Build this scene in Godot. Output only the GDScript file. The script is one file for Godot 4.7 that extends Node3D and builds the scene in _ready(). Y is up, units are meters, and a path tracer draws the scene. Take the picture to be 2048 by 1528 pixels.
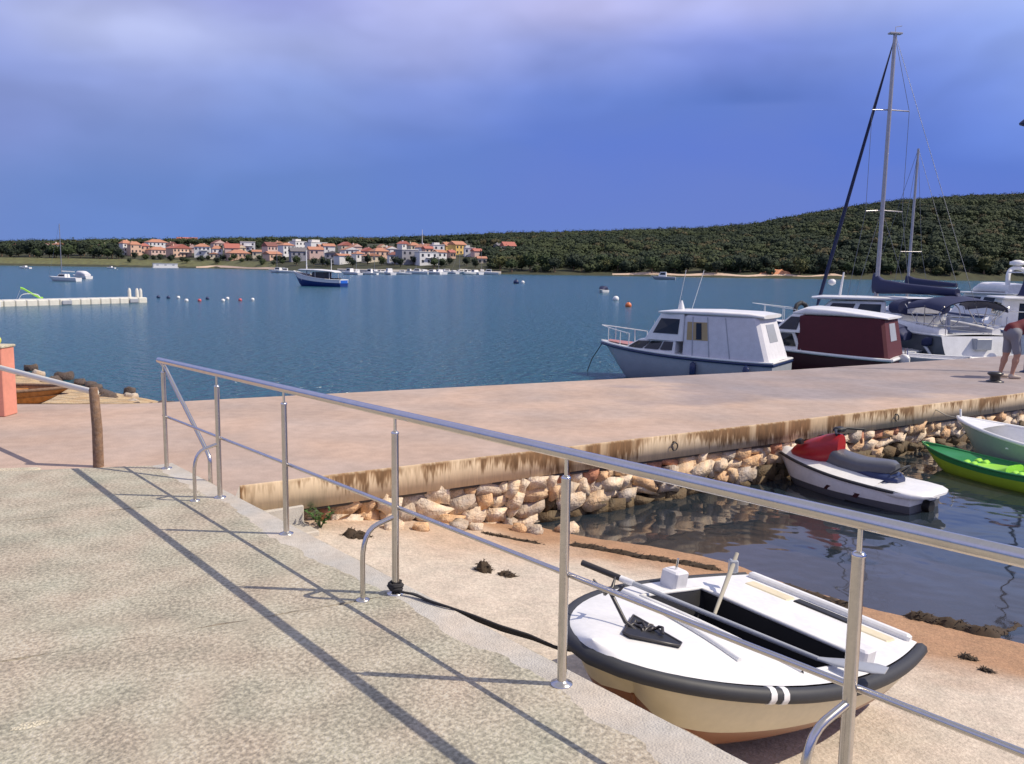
extends Node3D

# ------------------------------------------------------------------ mesh builder
class MB:
	var st: SurfaceTool
	func _init(flat = false):
		st = SurfaceTool.new()
		st.begin(Mesh.PRIMITIVE_TRIANGLES)
		st.set_smooth_group(-1 if flat else 0)
	func flat(on = true):
		st.set_smooth_group(-1 if on else 0)
		return self
	func tri(a, b, c):
		st.add_vertex(a); st.add_vertex(b); st.add_vertex(c)
	func quad(a, b, c, d):
		tri(a, b, c); tri(a, c, d)
	func quad_uv(a, b, c, d, ua, ub, uc, ud):
		for k in [[a, ua], [b, ub], [c, uc], [a, ua], [c, uc], [d, ud]]:
			st.set_uv(k[1]); st.add_vertex(k[0])
	func box(c, s, basis = Basis.IDENTITY):
		flat()
		var h = s * 0.5
		var p = []
		for i in 8:
			p.append(c + basis * Vector3(h.x * (1 if i & 1 else -1), h.y * (1 if i & 2 else -1), h.z * (1 if i & 4 else -1)))
		quad(p[2], p[3], p[1], p[0]); quad(p[7], p[6], p[4], p[5])
		quad(p[6], p[2], p[0], p[4]); quad(p[3], p[7], p[5], p[1])
		quad(p[6], p[7], p[3], p[2]); quad(p[0], p[1], p[5], p[4])
		return self
	# box with chamfered edges
	func cbox(c, s, ch = 0.02, basis = Basis.IDENTITY):
		flat()
		var h = s * 0.5
		var r = []
		for k in [[-h.y, ch], [-h.y + ch, 0.0], [h.y - ch, 0.0], [h.y, ch]]:
			var x = h.x - k[1]
			var z = h.z - k[1]
			var q = []
			for v in [Vector2(-x + ch, -z), Vector2(x - ch, -z), Vector2(x, -z + ch), Vector2(x, z - ch), Vector2(x - ch, z), Vector2(-x + ch, z), Vector2(-x, z - ch), Vector2(-x, -z + ch)]:
				q.append(c + basis * Vector3(v.x, k[0], v.y))
			r.append(q)
		loft(r, true, true, true, false)
		return self
	func loft(r, closed = true, cap0 = true, cap1 = true, smooth = true):
		flat(not smooth)
		var n = r[0].size()
		for i in r.size() - 1:
			for j in (n if closed else n - 1):
				var k = (j + 1) % n
				quad(r[i][j], r[i][k], r[i + 1][k], r[i + 1][j])
		flat()
		for e in [[cap0, 0], [cap1, r.size() - 1]]:
			if e[0]:
				var q = r[e[1]]
				var m = Vector3.ZERO
				for v in q: m += v
				m /= q.size()
				for j in q.size():
					if e[1] == 0: tri(m, q[(j + 1) % n], q[j])
					else: tri(m, q[j], q[(j + 1) % n])
		return self
	func tube(pts, r, n = 8, caps = true):
		var rings = []
		var up = Vector3.UP
		for i in pts.size():
			var d = (pts[min(i + 1, pts.size() - 1)] - pts[max(i - 1, 0)]).normalized()
			if abs(d.dot(up)) > 0.95: up = Vector3.RIGHT if abs(d.x) < 0.8 else Vector3.BACK
			var s = d.cross(up).normalized()
			up = s.cross(d).normalized()
			var rad = r[i] if r is Array else r
			var q = []
			for j in n:
				var a = TAU * j / n
				q.append(pts[i] + (s * cos(a) + up * sin(a)) * rad)
			rings.append(q)
		loft(rings, true, caps, caps, true)
		return self
	func lathe(prof, n = 16, o = Vector3.ZERO):
		var rings = []
		for p in prof:
			var q = []
			for j in n:
				var a = TAU * j / n
				q.append(o + Vector3(p.x * cos(a), p.y, p.x * sin(a)))
			rings.append(q)
		loft(rings, true, true, true, true)
		return self
	# closed super-ellipse sections [z, half_width, y_bottom, y_top]
	func blob(secs, n = 16, e = 0.6, cx = 0.0):
		var rings = []
		for s in secs:
			var q = []
			for j in n:
				var a = TAU * (j + 0.5) / n
				var c = cos(a); var d = sin(a)
				q.append(Vector3(cx + s[1] * sign(c) * pow(abs(c), e), (s[2] + s[3]) * 0.5 + (s[3] - s[2]) * 0.5 * sign(d) * pow(abs(d), e), s[0]))
			rings.append(q)
		loft(rings, true, true, true, true)
		return self
	# thin plate on the bilinear patch a b c d (a->b along u, a->d along v), lifted by off
	func plate(a, b, c, d, u0, u1, v0, v1, off, th = 0.012):
		flat()
		var nrm = (b - a).cross(d - a).normalized()
		var q = []
		for k in [[u0, v0], [u1, v0], [u1, v1], [u0, v1]]:
			q.append(a.lerp(b, k[0]).lerp(d.lerp(c, k[0]), k[1]) + nrm * off)
		var w = []
		for p in q: w.append(p - nrm * th * sign(off) * 1.0)
		loft([w, q], true, true, true, false)
		return self
	func quad2(a, b, c):
		tri(a, b, c)
		return self
	func commit(mat = null):
		st.generate_normals()
		var m = st.commit()
		if mat: m.surface_set_material(0, mat)
		return m

# hull with bow at -z; y = 0 is the waterline
class Hull:
	var L; var B; var m = 0.55; var a = 1.9; var b = 0.9; var st = 0.85
	var sb; var ss; var sag = 0.04; var dr = 0.2; var rk = 0.35; var trk = 0.0; var e0 = 1.1; var e1 = 0.45; var g = 1.0; var blunt = 0.0
	func _init(o):
		for k in o: set(k, o[k])
	func w(s):
		var v = pow(max(0.0, 1.0 - pow(clamp(1.0 - s / m, 0, 1), a)), b) if s < m else 1.0 - (1.0 - st) * pow((s - m) / (1.0 - m), 2)
		return max(v, blunt * (1.0 - s)) * B / 2
	func sh(s): return lerp(sb, ss, s) - sag * 4 * s * (1 - s)
	func kl(s): return -dr + (sb * 0.75 + dr) * pow(clamp(1.0 - s / 0.2, 0, 1), 2)
	func z(s, t): return -L / 2 + s * L + rk * t * pow(1.0 - s, 3) - trk * t * pow(s, 8)
	func pt(s, t, side):
		var e = lerp(e0, e1, s)
		return Vector3(side * w(s) * pow(max(0.0, cos(t * PI / 2)), e), sh(s) - (sh(s) - kl(s)) * pow(sin(t * PI / 2), g), z(s, t))
	func gun(s, f, dy = 0.0, dz = 0.0): return Vector3(f * w(s), sh(s) + dy, z(s, 0) + dz)
	func skin(mb, t0 = 0.0, t1 = 1.0, ns = 22, nt = 6, end = true, s0 = 0.0, out = 0.0):
		mb.flat(false)
		for side in [-1.0, 1.0]:
			for i in ns:
				for j in nt:
					var u0 = lerp(s0, 1.0, pow(float(i) / ns, 1.3)); var u1 = lerp(s0, 1.0, pow(float(i + 1) / ns, 1.3))
					var v0 = lerp(t0, t1, float(j) / nt); var v1 = lerp(t0, t1, float(j + 1) / nt)
					var o = Vector3(side * out, 0, 0)
					var p = [pt(u0, v0, side) + o, pt(u1, v0, side) + o, pt(u1, v1, side) + o, pt(u0, v1, side) + o]
					if side > 0: mb.quad(p[0], p[1], p[2], p[3])
					else: mb.quad(p[3], p[2], p[1], p[0])
		if end:
			mb.flat()
			for j in nt:
				var v0 = lerp(t0, t1, float(j) / nt); var v1 = lerp(t0, t1, float(j + 1) / nt)
				mb.quad(pt(1, v0, 1), pt(1, v0, -1), pt(1, v1, -1), pt(1, v1, 1))
		return mb
	func t_at(s, y):
		if kl(s) >= y: return 1.0
		return asin(pow(clamp((sh(s) - y) / (sh(s) - kl(s)), 0.0, 1.0), 1.0 / g)) * 2 / PI
	# the skin above (true) or below (false) the level y
	func skin_level(mb, y, above, ns = 28, nt = 6):
		mb.flat(false)
		for side in [-1.0, 1.0]:
			for i in ns:
				var u0 = pow(float(i) / ns, 1.3); var u1 = pow(float(i + 1) / ns, 1.3)
				var a0 = 0.0 if above else t_at(u0, y); var a1 = 0.0 if above else t_at(u1, y)
				var b0 = t_at(u0, y) if above else 1.0; var b1 = t_at(u1, y) if above else 1.0
				for j in nt:
					var p = [pt(u0, lerp(a0, b0, float(j) / nt), side), pt(u1, lerp(a1, b1, float(j) / nt), side), pt(u1, lerp(a1, b1, float(j + 1) / nt), side), pt(u0, lerp(a0, b0, float(j + 1) / nt), side)]
					if side > 0: mb.quad(p[0], p[1], p[2], p[3])
					else: mb.quad(p[3], p[2], p[1], p[0])
		mb.flat()
		var a = 0.0 if above else t_at(1.0, y); var b = t_at(1.0, y) if above else 1.0
		for j in nt:
			var v0 = lerp(a, b, float(j) / nt); var v1 = lerp(a, b, float(j + 1) / nt)
			mb.quad(pt(1, v0, 1), pt(1, v0, -1), pt(1, v1, -1), pt(1, v1, 1))
		return mb
	# a strip of deck from fraction f0 to f1 of the half width
	func deck(mb, s0, s1, f0, f1, dy = 0.0, camber = 0.0, ns = 14, th = 0.0):
		mb.flat(false)
		var nf = 6
		for i in ns:
			var u0 = lerp(s0, s1, float(i) / ns); var u1 = lerp(s0, s1, float(i + 1) / ns)
			for j in nf:
				var a0 = lerp(f0, f1, float(j) / nf); var a1 = lerp(f0, f1, float(j + 1) / nf)
				mb.quad(gun(u0, a0, dy + camber * (1 - a0 * a0)), gun(u0, a1, dy + camber * (1 - a1 * a1)), gun(u1, a1, dy + camber * (1 - a1 * a1)), gun(u1, a0, dy + camber * (1 - a0 * a0)))
		return mb
	func line(side, s0 = 0.0, s1 = 1.0, dy = 0.0, t = 0.0, out = 0.0, n = 26):
		var p = []
		for i in n + 1:
			var s = lerp(s0, s1, pow(float(i) / n, 1.2))
			p.append(pt(s, t, side) + Vector3(side * out, dy, 0))
		return p
	func round_gunwale(r, dy = 0.0, out = 0.0, transom = false):
		var mb = MB.new()
		var p = line(-1.0, 0.0, 1.0, dy, 0.0, out)
		p.reverse()
		var q = line(1.0, 0.0, 1.0, dy, 0.0, out)
		q.remove_at(0)
		p.append_array(q)
		mb.tube(p, r, 8)
		if transom: mb.tube([gun(1, -1, dy), gun(1, 1, dy)], r, 8)
		return mb

var used := {}
var MT := {}
var rng := RandomNumberGenerator.new()

func lin(r, g, b, a = 1.0):
	var c = Color(r, g, b).linear_to_srgb()
	c.a = a
	return c

func numbered(n):
	used[n] = used.get(n, -1) + 1
	return n if used[n] == 0 else "%s_%03d" % [n, used[n]]

func tag(o, label, category, group = "", kind = ""):
	if label: o.set_meta("label", label)
	if category: o.set_meta("category", category)
	if group: o.set_meta("group", group)
	if kind: o.set_meta("kind", kind)
	return o

func thing(called, label, category, at, yaw = 0.0, group = ""):
	var o = Node3D.new()
	o.name = numbered(called)
	add_child(o)
	o.position = at
	o.rotation.y = yaw
	return tag(o, label, category, group)

func part(called, mb, mat, parent, at = Vector3.ZERO, rot = Vector3.ZERO):
	var o = MeshInstance3D.new()
	o.name = called
	o.mesh = mb.commit(mat) if mb is MB else mb
	if not mb is MB: o.material_override = mat
	parent.add_child(o, true)
	o.position = at
	o.rotation = rot
	return o

func one(called, label, category, mb, mat, at = Vector3.ZERO, yaw = 0.0, group = ""):
	var o = MeshInstance3D.new()
	o.name = numbered(called)
	o.mesh = mb.commit(mat) if mb is MB else mb
	if not mb is MB: o.material_override = mat
	add_child(o)
	o.position = at
	o.rotation.y = yaw
	return tag(o, label, category, group)

func setting(called, mb, mat):
	var o = MeshInstance3D.new()
	o.name = numbered(called)
	o.mesh = mb.commit(mat)
	add_child(o)
	o.set_meta("kind", "structure")
	return o

func bare(called):
	var o = Node3D.new()
	o.name = numbered(called)
	add_child(o)
	o.set_meta("kind", "structure")
	return o

# ------------------------------------------------------------------ textures and materials
func noise(sd, freq, oct = 4, type = FastNoiseLite.TYPE_SIMPLEX_SMOOTH):
	var n = FastNoiseLite.new()
	n.seed = sd
	n.frequency = freq
	n.noise_type = type
	n.fractal_octaves = oct
	return n

func grey(n, size, s2 = 0):
	return n.get_seamless_image(size, s2 if s2 else size).get_data()

# tiling colour variation: several noises, each [noise, contrast], around 1; tint darkens toward col
func vartex(size, layers, cold = Vector3(1, 1, 1), warm = Vector3(1, 1, 1), tint_noise = null):
	var datas = []
	for l in layers: datas.append(grey(l[0], size))
	var tn = grey(tint_noise, size) if tint_noise else null
	var out = PackedByteArray()
	out.resize(size * size * 3)
	for i in size * size:
		var v = 1.0
		for k in layers.size(): v += (datas[k][i] / 127.5 - 1.0) * layers[k][1]
		var t = tn[i] / 255.0 if tn else 0.5
		var c = cold.lerp(warm, t) * v * 222.0
		out[i * 3] = int(clamp(c.x, 0, 255)); out[i * 3 + 1] = int(clamp(c.y, 0, 255)); out[i * 3 + 2] = int(clamp(c.z, 0, 255))
	return ImageTexture.create_from_image(Image.create_from_data(size, size, false, Image.FORMAT_RGB8, out))

func normtex(n, size = 512, strength = 8.0):
	var im = n.get_seamless_image(size, size)
	im.convert(Image.FORMAT_RGBA8)
	im.bump_map_to_normal_map(strength)
	return ImageTexture.create_from_image(im)

func mat(key, col, rough = 0.6, metal = 0.0, tex = null, scale = 1.0, nrm = null, nstr = 1.0, world = true):
	if MT.has(key): return MT[key]
	var m = StandardMaterial3D.new()
	m.resource_name = key
	m.albedo_color = col if not tex else (col.srgb_to_linear() * 1.36).clamp().linear_to_srgb()
	m.roughness = rough
	m.metallic = metal
	if tex:
		m.albedo_texture = tex
	if nrm:
		m.normal_enabled = true
		m.normal_texture = nrm
		m.normal_scale = nstr
	if tex or nrm:
		m.uv1_triplanar = true
		m.uv1_world_triplanar = world
		m.uv1_scale = Vector3.ONE * scale
	MT[key] = m
	return m

func paint(key, r, g, b, rough = 0.35):
	var m = mat(key, lin(r, g, b), rough, 0.0, TX.wear, 0.7, null, 1.0, false)
	return m

var TX := {}

func make_materials():
	TX.wear = vartex(256, [[noise(3, 0.012, 4), 0.035], [noise(4, 0.08, 3), 0.03]])
	TX.concrete = vartex(1024, [[noise(11, 0.5, 1), 0.12], [noise(12, 0.09, 3), 0.26], [noise(13, 0.006, 4), 0.11]], Vector3(0.98, 1.0, 0.96), Vector3(1.04, 0.99, 0.95), noise(14, 0.004, 3))
	TX.deck = vartex(1024, [[noise(21, 0.3, 2), 0.07], [noise(22, 0.03, 4), 0.05], [noise(23, 0.004, 3), 0.06]], Vector3(0.975, 0.985, 1.0), Vector3(1.03, 0.99, 0.95), noise(24, 0.003, 3))
	TX.sand = vartex(512, [[noise(31, 0.45, 1), 0.12], [noise(32, 0.06, 4), 0.1], [noise(33, 0.01, 3), 0.07]], Vector3(1.0, 0.98, 0.95), Vector3(1.04, 1.0, 0.97), noise(34, 0.012, 3))
	TX.rock = vartex(512, [[noise(41, 0.1, 4), 0.22], [noise(42, 0.01, 4), 0.22]], Vector3(0.95, 0.96, 1.0), Vector3(1.1, 0.98, 0.85), noise(43, 0.01, 3))
	TX.leaf = vartex(256, [[noise(51, 0.06, 3), 0.25]])
	TX.grainN = normtex(noise(61, 0.35, 2), 512, 5.0)
	TX.sandN = normtex(noise(62, 0.12, 4), 512, 6.0)
	TX.rockN = normtex(noise(63, 0.04, 5), 512, 10.0)
	var wn = noise(64, 0.012, 5)
	wn.fractal_gain = 0.55
	TX.waveN = normtex(wn, 1024, 36.0)
	TX.calmN = normtex(noise(65, 0.006, 3), 512, 8.0)
	mat("slab", lin(0.37, 0.345, 0.295), 0.92, 0.0, TX.concrete, 0.22, TX.grainN, 0.35)
	MT.slab.uv1_scale = Vector3.ONE * 0.33
	MT.slab.normal_scale = 0.22
	mat("cement", lin(0.47, 0.45, 0.41), 0.9, 0.0, TX.deck, 0.45, TX.grainN, 0.25)
	mat("kerb", lin(0.5, 0.46, 0.38), 0.9, 0.0, TX.concrete, 0.5, TX.grainN, 0.5)
	mat("pier", lin(1, 1, 1), 0.9, 0.0, TX.deck, 0.14)
	MT.pier.vertex_color_use_as_albedo = true
	mat("wallback", lin(0.3, 0.26, 0.2), 0.95, 0.0, TX.rock, 0.6)
	for k in [["stone_pale", 0.6, 0.53, 0.43], ["stone_tan", 0.55, 0.44, 0.31], ["stone_ochre", 0.56, 0.4, 0.25], ["stone_grey", 0.42, 0.38, 0.33], ["stone_red", 0.4, 0.2, 0.13]]:
		mat(k[0], lin(k[1], k[2], k[3]), 0.9, 0.0, TX.rock, 1.1, TX.rockN, 0.8)
	mat("stone_algae", lin(0.1, 0.075, 0.04), 0.75, 0.0, TX.rock, 1.1, TX.rockN, 0.8)
	mat("rock_dark", lin(0.09, 0.075, 0.07), 0.9, 0.0, TX.rock, 0.8, TX.rockN, 0.8)
	mat("weed", lin(0.045, 0.032, 0.02), 0.9, 0.0, TX.rock, 2.0)
	mat("steel", lin(0.63, 0.6, 0.57), 0.24, 1.0, TX.wear, 3.0)
	mat("steel_bright", lin(0.7, 0.69, 0.68), 0.14, 1.0)
	mat("glass_dark", lin(0.012, 0.014, 0.018), 0.06)
	mat("black", lin(0.012, 0.012, 0.014), 0.55, 0.0, TX.wear, 2.0, null, 1.0, false)
	mat("rubber", lin(0.03, 0.032, 0.038), 0.6, 0.0, TX.wear, 3.0, null, 1.0, false)
	mat("rope", lin(0.03, 0.028, 0.03), 0.9)
	mat("rope_pale", lin(0.4, 0.37, 0.3), 0.9)
	mat("gel", lin(0.78, 0.77, 0.73), 0.3, 0.0, TX.wear, 0.9, null, 1.0, false)
	mat("gel_bright", lin(0.82, 0.82, 0.8), 0.32, 0.0, TX.wear, 0.9, null, 1.0, false)
	mat("cream", lin(0.66, 0.58, 0.4), 0.4, 0.0, TX.wear, 0.9, null, 1.0, false)
	mat("canvas", lin(0.62, 0.62, 0.66), 0.8, 0.0, TX.wear, 1.2, null, 1.0, false)
	mat("maroon", lin(0.075, 0.007, 0.015), 0.75, 0.0, TX.wear, 1.2, null, 1.0, false)
	mat("navy", lin(0.012, 0.018, 0.07), 0.7, 0.0, TX.wear, 1.2, null, 1.0, false)
	mat("wood", lin(0.42, 0.2, 0.06), 0.55, 0.0, TX.rock, 2.2, null, 1.0, false)
	mat("old_wood", lin(0.2, 0.14, 0.1), 0.85, 0.0, TX.rock, 3.0, TX.rockN, 0.6)
	mat("mast", lin(0.42, 0.4, 0.4), 0.35, 0.6, TX.wear, 1.0)
	for k in [["hull_blue", 0.012, 0.035, 0.17], ["hull_dark_grey", 0.13, 0.14, 0.16], ["hull_grey", 0.34, 0.36, 0.4], ["hull_maroon", 0.05, 0.012, 0.016], ["hull_white", 0.7, 0.7, 0.72], ["hull_navy", 0.012, 0.025, 0.09], ["blue_bright", 0.02, 0.12, 0.55], ["antifoul", 0.26, 0.11, 0.05], ["red_gloss", 0.36, 0.012, 0.02], ["seat_grey", 0.1, 0.105, 0.125], ["kayak_green", 0.02, 0.2, 0.06], ["kayak_yellow", 0.32, 0.5, 0.03], ["lime", 0.35, 0.75, 0.08], ["boat_green", 0.27, 0.36, 0.3], ["orange", 0.6, 0.16, 0.05], ["red_float", 0.5, 0.1, 0.12], ["deck_red", 0.4, 0.16, 0.12], ["pink_wall", 0.68, 0.28, 0.2], ["yellow_ball", 0.6, 0.62, 0.1], ["curtain", 0.38, 0.28, 0.14], ["foam", 0.68, 0.66, 0.58], ["iron", 0.04, 0.036, 0.036], ["leaf_green", 0.06, 0.13, 0.035]]:
		paint(k[0], k[1], k[2], k[3])

# ------------------------------------------------------------------ sky
# sky colours (sRGB, 0-255) by row of elevation and column of azimuth from -32 to 32 degrees
const SKY_EL = [0.0, 2.1, 4.3, 7.4, 10.4, 13.3, 15.8, 24.0]
const SKY = [
	[[113, 139, 203], [106, 136, 202], [100, 131, 197], [90, 121, 190], [78, 108, 180], [70, 97, 171], [75, 102, 180], [86, 114, 196]],
	[[113, 139, 203], [106, 136, 202], [100, 131, 197], [90, 121, 190], [78, 108, 180], [70, 97, 171], [75, 102, 180], [86, 114, 196]],
	[[117, 142, 205], [108, 137, 202], [101, 132, 198], [92, 122, 193], [80, 108, 184], [71, 99, 174], [78, 106, 188], [92, 121, 206]],
	[[132, 150, 213], [124, 147, 210], [114, 140, 208], [104, 131, 203], [90, 117, 196], [84, 111, 192], [93, 121, 205], [112, 141, 221]],
	[[140, 156, 216], [142, 158, 216], [134, 155, 217], [126, 146, 213], [106, 131, 205], [97, 124, 200], [108, 134, 215], [132, 158, 231]],
	[[160, 172, 230], [184, 194, 240], [162, 174, 228], [160, 170, 226], [140, 156, 222], [128, 147, 222], [134, 156, 229], [152, 175, 238]],
	[[170, 180, 234], [166, 174, 228], [152, 160, 220], [178, 184, 235], [188, 190, 240], [180, 186, 240], [172, 186, 243], [170, 190, 247]],
	[[178, 184, 236], [178, 184, 236], [176, 182, 234], [182, 188, 238], [186, 190, 240], [182, 188, 241], [178, 190, 244], [176, 192, 246]]]

func sky_lin(row, col):
	var c = SKY[row][col]
	return Vector3(pow(c[0] / 255.0, 2.2), pow(c[1] / 255.0, 2.2), pow(c[2] / 255.0, 2.2))

func make_sky():
	var w = 1536
	var h = 768
	var im = Image.create(w, h, false, Image.FORMAT_RGBF)
	var cloud = noise(71, 1.0, 5)
	var wisp = noise(72, 1.0, 4)
	var zen = Vector3(0.44, 0.46, 0.57)
	for y in h:
		var el = 90.0 - (y + 0.5) * 180.0 / h
		var r = 0
		while r < SKY_EL.size() - 2 and el > SKY_EL[r + 1]: r += 1
		var fr = clamp((el - SKY_EL[r]) / (SKY_EL[r + 1] - SKY_EL[r]), 0.0, 1.0)
		fr = fr * fr * (3 - 2 * fr) * 0.5 + fr * 0.5
		for x in w:
			var az = (x + 0.5) * 360.0 / w
			if az > 180.0: az -= 360.0
			if el < -2.0:
				im.set_pixel(x, y, Color(0.08, 0.12, 0.18))
				continue
			var ra = deg_to_rad(az)
			var dv = Vector3(sin(ra), 0, cos(ra))
			# outside the frame the same sky runs on, column by column, round to the back
			var fa = az * 7.0 / 64.0 + 3.5
			if abs(az) > 32.0: fa = 3.5 + 3.5 * sign(az) * cos((abs(az) - 32.0) / 148.0 * PI / 2)
			var wob = cloud.get_noise_3d(dv.x * 2.2, el * 0.09, dv.z * 2.2)
			fa = clamp(fa + wob * 0.5, 0.0, 6.999)
			var c0 = int(fa)
			var fc = fa - c0
			fc = fc * fc * (3 - 2 * fc)
			var lo = sky_lin(r, c0).lerp(sky_lin(r, c0 + 1), fc)
			var hi = sky_lin(r + 1, c0).lerp(sky_lin(r + 1, c0 + 1), fc)
			var c = lo.lerp(hi, fr)
			if el > 24.0: c = c.lerp(zen, smoothstep(24.0, 55.0, el))
			var k = smoothstep(2.0, 14.0, el)
			var v = wisp.get_noise_3d(dv.x * 3.0 + 5.0, el * 0.16 + wob, dv.z * 3.0) * 0.22 + cloud.get_noise_3d(dv.x * 9.0, el * 0.4, dv.z * 9.0) * 0.08
			c *= 1.0 + v * (0.25 + 0.75 * k)
			im.set_pixel(x, y, Color(c.x, c.y, c.z))
	return ImageTexture.create_from_image(im)

# ------------------------------------------------------------------ the lie of the land
const LAND = [[-0.8079, 545.0, 700.0, 9.38], [-0.5812, 540.0, 700.0, 12.36], [-0.4452, 540.0, 780.0, 17.51], [-0.3378, 530.0, 840.0, 20.81], [-0.2643, 455.0, 850.0, 22.36], [-0.1513, 405.0, 900.0, 23.89], [-0.0158, 398.0, 900.0, 29.59], [0.1139, 398.0, 880.0, 33.03], [0.2097, 385.0, 850.0, 35.02], [0.2658, 380.0, 850.0, 38.99], [0.3216, 380.0, 850.0, 47.19], [0.3773, 383.0, 850.0, 55.38], [0.433, 390.0, 850.0, 62.13], [0.4887, 400.0, 850.0, 66.07], [0.5714, 420.0, 850.0, 69.84], [0.8241, 450.0, 850.0, 75.6]]

func land_row(k):
	var i = 0
	while i < LAND.size() - 2 and k > LAND[i + 1][0]: i += 1
	var f = clamp((k - LAND[i][0]) / (LAND[i + 1][0] - LAND[i][0]), 0.0, 1.0)
	var o = []
	for j in range(1, 4): o.append(lerp(LAND[i][j], LAND[i + 1][j], f))
	return o

func land(k, d):
	var r = land_row(k)
	var t = (d - r[0]) / (r[1] - r[0])
	if t <= 0: return t * 12.0 - 0.1
	return 0.6 + (r[2] - 0.6) * pow(sin(min(t, 1.0) * PI / 2), 0.9) - max(0.0, t - 1.0) * 30.0

# slab along the railing: origin at the far post, t along the rail toward us, n to the left
const P1 = Vector2(-3.34, -8.31)
const RE = Vector2(0.613, 0.79)
const RN = Vector2(-0.79, 0.613)
func slab_y(t): return 1.02 + 0.024 * t
func slab(t, n, dy = 0.0):
	var p = P1 + RE * t + RN * n
	return Vector3(p.x, slab_y(t) + dy, p.y)

func pier_y(x): return lerp(0.93, 0.8, clamp((x + 2.3) / 11.5, 0.0, 1.0))
func near_z(x): return -8.2 - 0.68 * (x + 2.31)
func far_z(x): return -12.9 - 0.58 * (x + 5.28)

var sand_noise = null
func sand_y(x, z):
	var s = (z - x + 11.03) / 1.414
	s += 0.25 * sin(x * 1.3 + z * 0.7) * 0.5
	s -= 1.0 * smoothstep(-1.4, 1.6, x) * smoothstep(-8.6, -10.4, z)
	var h = 0.1 * s if s > 0 else 0.17 * s
	h += 0.16 * smoothstep(0.5, -2.2, x) * smoothstep(-7.0, -8.6, z)
	h += sand_noise.get_noise_2d(x * 10, z * 10) * 0.012
	return max(h, -1.3)

func land_point(k, d): return Vector3(k * d, land(k, d), -d)

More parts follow.
